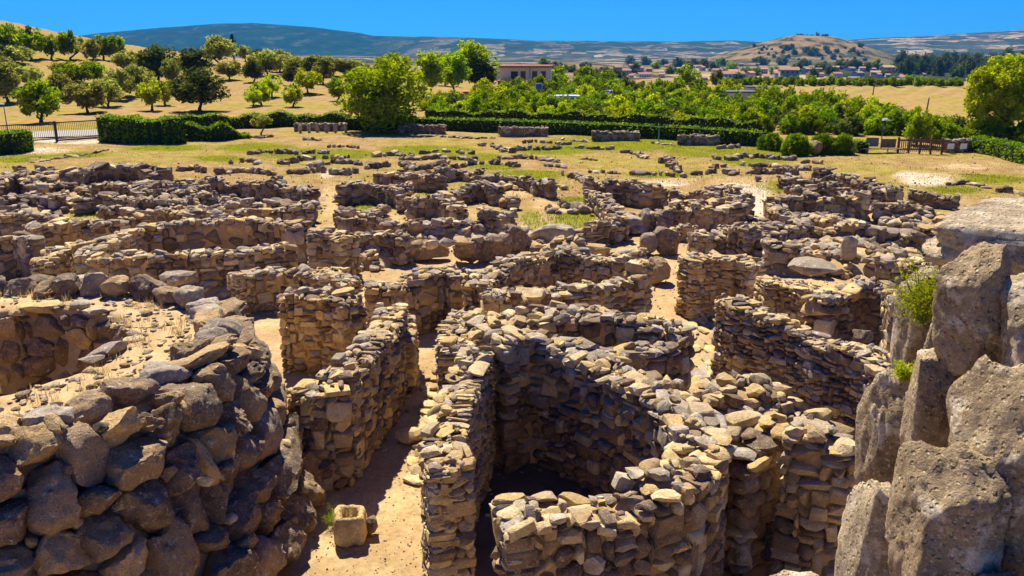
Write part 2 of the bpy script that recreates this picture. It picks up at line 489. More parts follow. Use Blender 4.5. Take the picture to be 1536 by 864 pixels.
SHP = {}
def add_family(key, n, sub, p, cuts, amp, sharp=None, freq=1.6, octs=3, seed0=0, fine=0.0, cr=(.62, .95)):
    SHP[key] = [stone_shape(seed0 + i * 17, sub, NR.uniform(*p), NR.randint(*cuts), amp, freq, octs, cr, fine) + (sharp,) for i in range(n)]
add_family('block', 14, 2, (5, 11), (4, 9), .09, 26, seed0=100, cr=(.6, .98))
add_family('rubble', 14, 2, (3.2, 6), (8, 15), .13, 24, seed0=400, cr=(.5, .9))
SHP['block'] = SHP['block'][:11] + [hull_shape(2000 + i, True, .12) + (36,) for i in range(4)]
SHP['rubble'] = SHP['rubble'][:11] + [hull_shape(2100 + i, i % 3 == 0, .12) + (36,) for i in range(4)]
add_family('cobble', 10, 2, (2.1, 3.0), (1, 5), .16, 45, seed0=700)
add_family('boulder', 12, 4, (2.6, 3.9), (8, 13), .15, 38, 1.6, 6, seed0=1000, fine=.8, cr=(.6, .9))
add_family('pebble', 8, 1, (2.3, 4), (3, 7), .12, 25, seed0=1400)
MESH = {}
def stone_mesh(fam, i, m):
    k = (fam, i, m)
    if k not in MESH:
        v, f, sh = SHP[fam][i]
        MESH[k] = mesh_from('stone', v, f, MATS[m], smooth=True, sharp=sh)
    return MESH[k]

def flips(rs):
    return Euler((rs.choice([0, math.pi]), rs.choice([0, math.pi]), rs.choice([0, math.pi])))

CAMV = Vector((0, 0, CAMZ))
NSTONE = [0]
def emit(root, stones, name='stone', minpx=7.0, limit=300):
    """stones: (family, shape, material, 4x4 matrix, size, facing). The largest in view become parts, the rest one 'stuff' part."""
    sc = []
    for s in stones:
        p = s[3].translation; d = max(depth(p), .5)
        px = s[4] * F / d
        sc.append((px * max(s[5], .15) if s[5] < .5 else px, px))
    order = sorted(range(len(stones)), key=lambda i: -sc[i][0])
    keep = [i for i in order[:limit] if sc[i][1] >= minpx]
    ks = set(keep)
    base = root.matrix_world.translation.copy() if False else Vector(root.location)
    inv = Matrix.Translation(-base)
    for i in keep:
        fam, k, m, M, size, fc = stones[i]
        o = link(name, stone_mesh(fam, k, m), root)
        o.matrix_basis = inv @ M
    NSTONE[0] += len(keep)
    rest = [i for i in range(len(stones)) if i not in ks]
    if rest:
        VV, FF, RR, MI = [], [], [], []
        n = 0
        for i in rest:
            fam, k, m, M, size, fc = stones[i]
            if sc[i][1] < 12 and fam != 'pebble':
                fam, k = 'pebble', k % len(SHP['pebble'])
            v, f, sh = SHP[fam][k]
            A = np.array(inv @ M)
            VV.append(v @ A[:3, :3].T + A[:3, 3]); FF.append(f + n); n += len(v)
            RR.append(np.full(len(v), NR.rand())); MI.append(np.full(len(f), m))
        me = mesh_from('small_stones', np.concatenate(VV), np.concatenate(FF), MATS, smooth=True, sharp=35,
                       attrs={'rnd': np.concatenate(RR)}, midx=np.concatenate(MI))
        o = link('small_stones', me, root); tag(o, kind='stuff')

def pack(L, hfun, g, wr, hr, rs, jag=True, big=0.0, bigk=2.0):
    "fills an L x h face with rectangles of mixed size, bottom up"
    nu = max(1, int(round(L / g)))
    top = [max(1, int(round(hfun((i + .5) * L / nu) / g))) for i in range(nu)]
    gu = L / nu
    occ = [[False] * (max(top)) for _ in range(nu)]
    out = []
    for v in range(max(top)):
        u = 0
        while u < nu:
            if v >= top[u] or occ[u][v]: u += 1; continue
            k = bigk if rs.rand() < big else 1.0
            w = max(1, int(round(rs.uniform(*wr) * k / g))); h = max(1, int(round(rs.uniform(*hr) * k / g)))
            ww = 0
            while ww < w and u + ww < nu and v < top[u + ww] and not occ[u + ww][v]: ww += 1
            if 0 < nu - (u + ww) < 2 and u + ww < nu and not occ[nu - 1][v] and v < top[nu - 1]: ww = nu - u
            h_ = 0
            while h_ < h and all((v + h_ < top[u + i] and not occ[u + i][v + h_]) for i in range(ww)): h_ += 1
            h_ = max(h_, 1)
            for i in range(ww):
                for j in range(h_):
                    if v + j < len(occ[0]): occ[u + i][v + j] = True
            out.append((u * gu, v * g, ww * gu, h_ * g))
            u += ww
    return out

def catmull(pts, step=0.22, closed=False):
    n = len(pts)
    if n == 2 and not closed:
        L = (pts[1] - pts[0]).length; k = max(2, int(L / step))
        return [pts[0].lerp(pts[1], i / k) for i in range(k + 1)]
    out = []
    segs = n if closed else n - 1
    for i in range(segs):
        p1, p2 = pts[i % n], pts[(i + 1) % n]
        p0 = pts[(i - 1) % n] if (closed or i > 0) else p1 * 2 - p2
        p3 = pts[(i + 2) % n] if (closed or i + 2 < n) else p2 * 2 - p1
        k = max(2, int((p2 - p1).length / step))
        for j in range(k):
            u = j / k
            out.append(0.5 * ((2 * p1) + (-p0 + p2) * u + (2 * p0 - 5 * p1 + 4 * p2 - p3) * u * u + (-p0 + 3 * p1 - 3 * p2 + p3) * u ** 3))
    out.append(pts[0].copy() if closed else pts[-1].copy())
    return out

class Line:
    "arc-length lookup along a polyline"
    def __init__(s, pts):
        s.p = pts; s.c = [0.0]
        for a, b in zip(pts, pts[1:]): s.c.append(s.c[-1] + (b - a).length)
        s.L = s.c[-1]
    def at(s, u):
        u = min(max(u, 0), s.L - 1e-6)
        i = int(np.searchsorted(s.c, u, side='right')) - 1
        i = min(max(i, 0), len(s.p) - 2)
        k = (u - s.c[i]) / max(s.c[i + 1] - s.c[i], 1e-9)
        p = s.p[i].lerp(s.p[i + 1], k); a = s.p[max(i - 1, 0)]; b_ = s.p[min(i + 2, len(s.p) - 1)]
        d = (b_ - a); d.z = 0
        return p, d.normalized()

def face_stones(line, inward, zb, ztop, rs, out, size, tan, wea=.1, flat=.75, fams=('block', 'rubble', 'block'), batter=0.0, big=.12, dep=.34,
                jag=.12, seed=0, side=1, allfaces=False, matpick=None):
    wr = (size * .55, size * 2.0); hr = (size * .6 * flat, size * 1.6 * flat)
    g = max(size * .42 * min(1, flat * 1.15), 0.05)
    so = rs.uniform(0, 99)
    def hf(u):
        p, d = line.at(u)
        return ztop(u) - zb + jag * math.sin(u * 2.1 + so) * .6 + rs.uniform(-jag, jag) * .5
    for (u, v, w, h) in pack(line.L, hf, g, wr, hr, rs, big=big, bigk=1.5):
        p, d = line.at(u + w / 2)
        nrm = Vector((d.y, -d.x, 0)) * side
        c = Vector((p.x, p.y, zb + v + h / 2))
        fc = nrm.dot((CAMV - c).normalized())
        if fc < -.12 and not allfaces: continue
        if abs(p.x) > .66 * max(depth(c), 1) + 1.0: continue
        dd = dep * rs.uniform(.8, 1.2) + (w + h) * .12
        c = c - nrm * (dd / 2 - rs.uniform(-.02, .05)) - nrm * (batter * (v + h / 2))
        r = rs.rand()
        tn_ = min(max(tan + .55 * mnoise.noise(Vector((c.x * .9, c.y * .9, c.z * 1.3))) * (1 if .05 < tan < .88 else 0), 0), 1)
        m = matpick(rs, v, w * h) if matpick else (0 if r < tn_ else (2 if r < tn_ + wea else 1))
        fam = fams[rs.randint(len(fams))]
        if m == 1 and rs.rand() < .6: fam = 'cobble' if rs.rand() < .5 else 'rubble'
        k = rs.randint(len(SHP[fam]))
        rot = Matrix((( d.x, -nrm.x, 0), (d.y, -nrm.y, 0), (0, 0, 1))).to_4x4() if False else Matrix(((d.x, nrm.x, 0, 0), (d.y, nrm.y, 0, 0), (0, 0, 1, 0), (0, 0, 0, 1)))
        jr = Euler((rs.normal() * .06, rs.normal() * (.10 if fam != 'block' else .05), rs.normal() * .08)).to_matrix().to_4x4()
        M = Matrix.Translation(c) @ rot @ jr @ flips(rs).to_matrix().to_4x4() @ Matrix.Diagonal((w * 1.09, dd, h * 1.10, 1))
        if M.to_3x3().determinant() < 0: M = M @ Matrix.Diagonal((-1, 1, 1, 1))
        out.append((fam, k, m, M, max(w, h), fc))

def top_stones(line, th, ztop, rs, out, size, tan, wea=.45, dens=1.0):
    for (u, v, w, h) in pack(line.L, lambda u: th, max(size * .45, .06), (size * .8, size * 1.9), (size * .7, size * 1.4), rs, big=.08, bigk=1.6):
        if rs.rand() > dens: continue
        p, d = line.at(u + w / 2); nrm = Vector((d.y, -d.x, 0))
        hgt = size * rs.uniform(.35, .85)
        c = Vector((p.x, p.y, 0)) + nrm * (v + h / 2 - th / 2)
        c.z = ztop(u + w / 2) - .06 + rs.uniform(-.05, .08) + hgt * .1
        if abs(c.x) > .66 * max(depth(c), 1) + 1.0: continue
        r = rs.rand(); m = 0 if r < tan else (2 if r < tan + wea else 1)
        fam = 'block' if rs.rand() < .45 else 'rubble'
        ang = math.atan2(d.y, d.x) + rs.normal() * .35
        M = Matrix.Translation(c) @ Euler((rs.normal() * .16, rs.normal() * .16, ang)).to_matrix().to_4x4() @ flips(rs).to_matrix().to_4x4() @ Matrix.Diagonal((w * 1.08, h * 1.08, hgt, 1))
        out.append((fam, rs.randint(len(SHP[fam])), m, M, max(w, h), .8))

def core_mesh(line, th, zb, ztop, rs, mat, closed=False, batter=0.0):
    V_, F_ = [], []
    n = max(3, int(line.L / .3))
    e_ = 0 if closed else min(.17, line.L * .2)
    for i in range(n + 1):
        u = e_ + (line.L - 2 * e_) * i / n; p, d = line.at(u); nr_ = Vector((d.y, -d.x, 0))
        zt = ztop(u) - .13; hw = max(th / 2 - .13, .05)
        for s, z, e in ((-1, zb - .3, 0), (-1, zt, 0), (0, zt + .05, 0), (1, zt, 0), (1, zb - .3, 0)):
            q = p + nr_ * (s * hw); V_.append((q.x + rs.uniform(-.02, .02), q.y + rs.uniform(-.02, .02), z + (rs.uniform(-.03, .03) if z > zb else 0)))
    for i in range(n):
        for k in range(4):
            a = i * 5 + k; F_.append((a, a + 1, a + 6, a + 5))
    F_.append((0, 1, 2, 3, 4)); e = n * 5; F_.append((e + 4, e + 3, e + 2, e + 1, e))
    return mesh_from('core', V_, F_, mat)

WALLS = [0]
def wall(label, pts, z=1.5, th=.8, base=0.0, size=.26, tan=.5, wea=.12, top_tan=None, top_wea=.45, name='stone_wall', cat='wall', group=None, closed=False,
         flat=.72, big=.12, jag=.10, caps=(True, True), dens=1.0, top_size=None, fams=('block', 'rubble', 'block'), world=None, matpick=None, limit=300, minpx=7.0, rag=.10):
    WALLS[0] += 1
    rs = np.random.RandomState(1000 + WALLS[0] * 31)
    if world is None:
        zs = list(z) if isinstance(z, (list, tuple)) else [z] * len(pts)
        wp = [P(x, y, zz) for (x, y), zz in zip(pts, zs)]
    else:
        wp = [Vector(q) for q in world]
    sp = catmull(wp, closed=closed)
    if rag:
        so = rs.uniform(0, 90)
        for i, q in enumerate(sp): q.z = base + (q.z - base) * (1 + rag * (mnoise.noise(Vector((q.x * .9, q.y * .9, so))) * 1.1 + .5 * mnoise.noise(Vector((q.x * 2.6, q.y * 2.6, so)))))
    ln = Line(sp)
    def ztop(u): return ln.at(u)[0].z
    cx = sum((q.x for q in wp)) / len(wp); cy = sum((q.y for q in wp)) / len(wp)
    root = thing(name, label, cat, (cx, cy, base), 0, group)
    off = Matrix.Translation((-cx, -cy, -base))
    cm = core_mesh(ln, th, base, ztop, rs, MORTAR, closed)
    cm.transform(off)
    link('core', cm, root)
    st = []
    for side in (-1, 1):
        q = []
        for i, p in enumerate(sp):
            a = sp[max(i - 1, 0)]; b_ = sp[min(i + 1, len(sp) - 1)]
            if closed and i in (0, len(sp) - 1): a, b_ = sp[-2], sp[1]
            d = b_ - a; d.z = 0; d.normalize()
            q.append(p + Vector((d.y, -d.x, 0)) * (side * th / 2))
        fl = Line(q); k = ln.L / max(fl.L, .01)
        face_stones(fl, None, base, (lambda u, k=k: ztop(u * k)), rs, st, size, tan, wea, flat, fams, side=side, big=big, jag=jag, matpick=matpick)
    if not closed:
        for e, s in ((0, -1), (1, 1)):
            if not caps[e]: continue
            p, d = ln.at(0 if e == 0 else ln.L); nr_ = Vector((d.y, -d.x, 0))
            a, b_ = p - nr_ * (th / 2), p + nr_ * (th / 2)
            if e == 1: a, b_ = b_, a
            zt = p.z
            face_stones(Line([a, a.lerp(b_, .5), b_]), None, base, (lambda u, zt=zt: zt), rs, st, size, tan, wea, flat, fams, side=1, big=big, jag=jag, matpick=matpick)
    tt = tan if top_tan is None else top_tan
    top_stones(ln, th, ztop, rs, st, top_size or size, tt, min(top_wea, 1 - tt), dens)
    # crumbs lying on the top and along the foot
    dm = max(depth(wp[0]), 8.0)
    for i in range(int(ln.L * (8 if dm < 26 else 4))):
        u = rs.uniform(0, ln.L); p, d = ln.at(u); nr_ = Vector((d.y, -d.x, 0)); s = rs.uniform(.25, .6) * (top_size or size)
        ontop = rs.rand() < .6
        c = p + nr_ * (rs.uniform(-.3, .3) * th if ontop else rs.choice([-1, 1]) * (th / 2 + abs(rs.normal()) * .16))
        c.z = (p.z + .07) if ontop else base + s * .12
        q = rs.rand(); m = 0 if q < .45 else (2 if q < .8 else 1)
        st.append(('rubble', rs.randint(len(SHP['rubble'])), m, Matrix.Translation(c) @ Euler(rs.uniform(-.5, .5, 3)).to_matrix().to_4x4() @ Matrix.Rotation(rs.uniform(0, 6), 4, 'Z') @ Matrix.Diagonal((s * 1.3, s, s * .65, 1)), s, .45))
    emit(root, st, limit=limit, minpx=minpx)
    return root

def heap(label, px, py, rx, ry, h, n, size, tan=.35, wea=.35, group=None, name='rubble_heap', cat='rubble'):
    "a low spread of fallen stones"
    WALLS[0] += 1
    rs = np.random.RandomState(5000 + WALLS[0] * 13)
    c0 = P(px, py, 0.0)
    d = depth(c0); wx = rx * d / F
    wy = (P(px, py - ry, 0) - P(px, py + ry, 0)).length / 2
    root = thing(name, label, cat, (c0.x, c0.y, 0), 0, group)
    V_, F_ = [(0, 0, h * .7)], []
    for k in range(1, 5):
        for a in range(16):
            q = k / 4; an = a * math.pi / 8
            V_.append((wx * q * math.cos(an) * rs.uniform(.93, 1.05), wy * q * math.sin(an) * rs.uniform(.93, 1.05), h * .75 * (1 - q * q) - .06 * (k == 4) * 3 + rs.uniform(-.02, .02)))
    for a in range(16): F_.append((0, 1 + a, 1 + (a + 1) % 16))
    for k in range(3):
        for a in range(16): F_.append((1 + k * 16 + a, 17 + k * 16 + a, 17 + k * 16 + (a + 1) % 16, 1 + k * 16 + (a + 1) % 16))
    link('core', mesh_from('core', V_, F_, MORTAR, True), root)
    st = []
    for i in range(n):
        r = math.sqrt(rs.rand()); an = rs.uniform(0, 2 * math.pi)
        s = size * rs.uniform(.55, 1.5)
        hh = s * rs.uniform(.4, .8)
        c = Vector((c0.x + wx * r * math.cos(an), c0.y + wy * r * math.sin(an), h * .75 * (1 - r * r) + hh * .22))
        q = rs.rand(); m = 0 if q < tan else (2 if q < tan + wea else 1)
        fam = ('block', 'rubble', 'cobble', 'rubble')[rs.randint(4)]
        M = Matrix.Translation(c) @ Euler((rs.normal() * .25, rs.normal() * .25, rs.uniform(0, 6.28))).to_matrix().to_4x4() @ flips(rs).to_matrix().to_4x4() @ Matrix.Diagonal((s * rs.uniform(.9, 1.5), s, hh, 1))
        st.append((fam, rs.randint(len(SHP[fam])), m, M, s, .8))
    emit(root, st)
    return root

def boulder(label, px, py, wpx, hpx, z=0.0, mat=1, fam='boulder', k=0, rz=0.0, dep=1.0, tilt=0.0, name='boulder', cat='boulder', group=None):
    "a single stone: px,py the foot of it on the level z, wpx,hpx its size in the photograph"
    c = P(px, py, z); d = depth(c)
    w, h = wpx * d / F, hpx * d / F * 1.05
    o = link(name, stone_mesh(fam, k % len(SHP[fam]), mat))
    o.location = (c.x, c.y + w * dep * .35, z + h * .46)
    o.rotation_euler = (tilt, 0, rz); o.scale = (w, w * dep, h)
    return tag(o, label, cat, group)

def stone_line(label, pts, hgt, th, size=.5, name='stone_row', cat='stones', tan=.10, wea=.3):
    "a broken line of single stones lying in the grass"
    WALLS[0] += 1
    rs = np.random.RandomState(9000 + WALLS[0] * 7)
    ln = Line(catmull([P(x, y, 0) for x, y in pts])); c0 = ln.at(ln.L / 2)[0]
    root = thing(name, label, cat, (c0.x, c0.y, float(hz(c0.x, c0.y)))); st = []; u = 0.0
    while u < ln.L:
        s = size * rs.uniform(.65, 1.5); p, d = ln.at(u + s / 2); nn = Vector((d.y, -d.x, 0))
        for k in range(max(1, int(round(th / size * rs.uniform(.5, 1.1))))):
            s2 = s * rs.uniform(.55, 1.05); h = max(.12, hgt * rs.uniform(.5, 1.05))
            c = p + nn * rs.uniform(-th / 2.6, th / 2.6) + d * rs.uniform(-.1, .1)
            c.z = float(hz(c.x, c.y)) + h * .38
            q = rs.rand(); m = 0 if q < tan else (2 if q < tan + wea else 1)
            fam = ('rubble', 'cobble', 'block', 'rubble')[rs.randint(4)]
            M = Matrix.Translation(c) @ Euler((rs.normal() * .18, rs.normal() * .18, rs.uniform(0, 6.28))).to_matrix().to_4x4() @ flips(rs).to_matrix().to_4x4() @ Matrix.Diagonal((s2 * rs.uniform(.9, 1.5), s2 * .85, h, 1))
            st.append((fam, rs.randint(len(SHP[fam])), m, M, s2, .8))
        u += s * rs.uniform(.45, .85)
        if rs.rand() < .06: u += rs.uniform(.3, .8)
    emit(root, st, minpx=5.5)
ORD = ['first', 'second', 'third', 'fourth', 'fifth', 'sixth', 'seventh', 'eighth', 'ninth', 'tenth', 'eleventh', 'twelfth', 'thirteenth', 'fourteenth', 'fifteenth', 'sixteenth',
       'seventeenth', 'eighteenth', 'nineteenth', 'twentieth'] + ['twenty-' + w for w in ('first', 'second', 'third', 'fourth', 'fifth', 'sixth', 'seventh', 'eighth', 'ninth')] + \
      ['thirtieth'] + ['thirty-' + w for w in ('first', 'second', 'third', 'fourth', 'fifth', 'sixth', 'seventh', 'eighth', 'ninth')] + ['fortieth'] + ['forty-' + w for w in ('first', 'second', 'third', 'fourth', 'fifth', 'sixth', 'seventh', 'eighth', 'ninth')]

# ------------------------------------------------------------------ the boulder tower, left foreground
TC, TR, TH = Vector((-9.1, 13.0, 0)), 4.7, 3.3
def build_tower():
    rs = np.random.RandomState(77)
    root = thing('boulder_tower', 'round tower stump of big rounded brown boulders, left foreground', 'tower', (TC.x, TC.y, 0))
    inv = Matrix.Translation(-TC)
    soil = lambda x, y: TH - .16 + .09 * mnoise.noise(Vector((x * 1.6, y * 1.6, 3))) + .05 * mnoise.noise(Vector((x * 5, y * 5, 9)))
    st = []
    a0, a1 = R(-150), R(75)
    L = (a1 - a0) * TR
    for (u, v, w, h) in pack(L, lambda u: TH - .04 + .12 * math.sin(u * 1.7), .18, (.42, 1.05), (.4, .82), rs, big=.12, bigk=1.35):
        an = a0 + (u + w / 2) / TR
        n = Vector((math.cos(an), math.sin(an), 0)); zc = v + h / 2
        rad = TR + (TH - zc) * .33 + .05 * math.sin(zc * 3)
        dd = rs.uniform(.75, 1.05)
        c = TC + n * (rad - dd / 2 + rs.uniform(-.04, .09)); c.z = zc
        fc = n.dot((CAMV - c).normalized())
        if fc < -.25: continue
        d = Vector((-n.y, n.x, 0))
        rot = Matrix(((d.x, n.x, 0, 0), (d.y, n.y, 0, 0), (0, 0, 1, 0), (0, 0, 0, 1)))
        k = 1 + .33 * (TH - zc) / TR
        tl = .30
        jr = Euler((tl + rs.normal() * .08, rs.normal() * .14, rs.normal() * .1)).to_matrix().to_4x4()
        M = Matrix.Translation(c) @ rot @ jr @ flips(rs).to_matrix().to_4x4() @ Matrix.Diagonal((w * 1.2 * k, dd * 1.1, h * 1.26, 1))
        if M.to_3x3().determinant() < 0: M = M @ Matrix.Diagonal((-1, 1, 1, 1))
        st.append(('boulder', rs.randint(12), 3, M, max(w, h), fc))
        for _ in range(rs.randint(0, 3)):
            s = rs.uniform(.12, .24)
            a2 = an + w / 2 / TR; n2 = Vector((math.cos(a2), math.sin(a2), 0))
            c2 = TC + n2 * (rad - .24); c2.z = zc + h * rs.choice([-.5, .5])
            st.append(('rubble', rs.randint(12), 0 if rs.rand() < .55 else 1, Matrix.Translation(c2) @ Euler(rs.uniform(-.6, .6, 3)).to_matrix().to_4x4() @ Matrix.Diagonal((s * 1.4, s, s, 1)), s, fc))
    # rim boulders lying on the edge
    an = R(-150)
    while an < R(120):
        w = rs.uniform(.55, 1.05); h = rs.uniform(.38, .6)
        n = Vector((math.cos(an + w / 2 / TR), math.sin(an + w / 2 / TR), 0)); d = Vector((-n.y, n.x, 0))
        c = TC + n * (TR - rs.uniform(.50, .72)); c.z = TH - .02 + rs.uniform(-.1, .06)
        rot = Matrix(((d.x, n.x, 0, 0), (d.y, n.y, 0, 0), (0, 0, 1, 0), (0, 0, 0, 1)))
        M = Matrix.Translation(c) @ rot @ Euler((rs.normal() * .12, rs.normal() * .15, rs.normal() * .2)).to_matrix().to_4x4() @ Matrix.Diagonal((w * 1.02, rs.uniform(.55, .85), h, 1))
        if M.to_3x3().determinant() < 0: M = M @ Matrix.Diagonal((-1, 1, 1, 1))
        st.append(('boulder', rs.randint(12), 2 if rs.rand() < .42 else 3, M, w, .8))
        an += w / TR
    # pit lining, far side of the hollow
    PC, PR = TC + Vector((.1, .5, 0)), 2.25
    a0, a1 = R(-20), R(215)
    for (u, v, w, h) in pack((a1 - a0) * PR, lambda u: 2.05, .12, (.3, .8), (.22, .5), rs, big=.2, bigk=1.5):
        an = a0 + (u + w / 2) / PR
        n = Vector((-math.cos(an), -math.sin(an), 0)); zc = 1.0 + v + h / 2
        dd = rs.uniform(.4, .6)
        c = PC - n * (PR + dd / 2 - rs.uniform(0, .1)); c.z = zc
        d = Vector((-n.y, n.x, 0))
        rot = Matrix(((d.x, n.x, 0, 0), (d.y, n.y, 0, 0), (0, 0, 1, 0), (0, 0, 0, 1)))
        M = Matrix.Translation(c) @ rot @ Euler(rs.normal(size=3) * .08).to_matrix().to_4x4() @ Matrix.Diagonal((w * 1.06, dd, h * 1.08, 1))
        if M.to_3x3().determinant() < 0: M = M @ Matrix.Diagonal((-1, 1, 1, 1))
        q = rs.rand()
        st.append((('boulder', 'rubble')[rs.randint(2)], rs.randint(12), 3 if q < .6 else (1 if q < .85 else 0), M, max(w, h), .5))
    # flat slabs round the hollow and stones strewn over the top
    for i in range(1300):
        an = rs.uniform(0, 6.28); r = rs.uniform(PR + .1, TR - .5) if i > 26 else PR + rs.uniform(.05, .5)
        s = rs.uniform(.04, .1) * (2.2 if rs.rand() < .12 else 1) if i > 26 else rs.uniform(.25, .6)
        c = Vector((TC.x + r * math.cos(an), TC.y + (.4 if i <= 26 else .1) + r * math.sin(an), 0)); c.z = soil(c.x - TC.x, c.y - TC.y) + s * .10
        if (c - PC).to_2d().length < PR + .03 or (c - TC).to_2d().length > TR - .4: continue
        q = rs.rand()
        st.append((('rubble', 'block', 'cobble')[rs.randint(3)], rs.randint(10), 2 if q < .5 else (1 if q < .7 else 0),
                   Matrix.Translation(c) @ Euler((rs.normal() * .12, rs.normal() * .12, rs.uniform(0, 6.28))).to_matrix().to_4x4() @ Matrix.Diagonal((s * 1.3, s, s * rs.uniform(.25, .5) if s > .25 else s * .6, 1)), s, .8))
    emit(root, st, name='boulder')
    # earth body and top
    V_, F_ = [], []
    N = 96; prof = [(TR + .2, -.3), (TR - .45, TH - .35)]
    radii = [TR - .45, TR - .7, TR - 1.2, TR - 1.7, PR + .3]
    rings = []
    def ring(fr, fz):
        b0 = len(V_)
        for k in range(N):
            an = 2 * math.pi * k / N; x, y = fr(an)
            V_.append((x, y, fz(an, x, y)))
        rings.append(b0)
    off = PC - TC
    ring(lambda a: ((TR + .82) * math.cos(a), (TR + .82) * math.sin(a)), lambda a, x, y: -.3)
    ring(lambda a: ((TR - .30) * math.cos(a), (TR - .30) * math.sin(a)), lambda a, x, y: TH - .35)
    for q in (.06, .2, .4, .6, .8, .95):
        ring(lambda a, q=q: ((TR - .42) * (1 - q) * math.cos(a) + q * (off.x + (PR + .18) * math.cos(a)), (TR - .42) * (1 - q) * math.sin(a) + q * (off.y + (PR + .18) * math.sin(a))),
             lambda a, x, y: TH - .16 + .09 * mnoise.noise(Vector((x * 1.6, y * 1.6, 3))) + .05 * mnoise.noise(Vector((x * 5, y * 5, 9))))
    ring(lambda a: (off.x + (PR + .16) * math.cos(a), off.y + (PR + .16) * math.sin(a)), lambda a, x, y: TH - .2)
    ring(lambda a: (off.x + (PR + .16) * math.cos(a), off.y + (PR + .16) * math.sin(a)), lambda a, x, y: 1.0)
    for r0, r1 in zip(rings, rings[1:]):
        for k in range(N): F_.append((r0 + k, r0 + (k + 1) % N, r1 + (k + 1) % N, r1 + k))
    F_.append(tuple(rings[-1] + k for k in range(N)))
    link('earth_core', mesh_from('earth_core', V_, F_, SOIL, True), root)
    return root
build_tower()

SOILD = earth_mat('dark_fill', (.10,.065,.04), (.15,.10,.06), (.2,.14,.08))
# ------------------------------------------------------------------ the great wall close by on the right
def big_boulder(seed, p=(2.8), cuts=6, amp=.2, sub=5, freq=1.2, planes=()):
    rs = np.random.RandomState(seed)
    v, f = stone_shape(seed, sub, p, 8, amp, freq, 7, (.85, 1.2), .7, planes)
    return mesh_from('boulder', v, f, PALE, smooth=True)

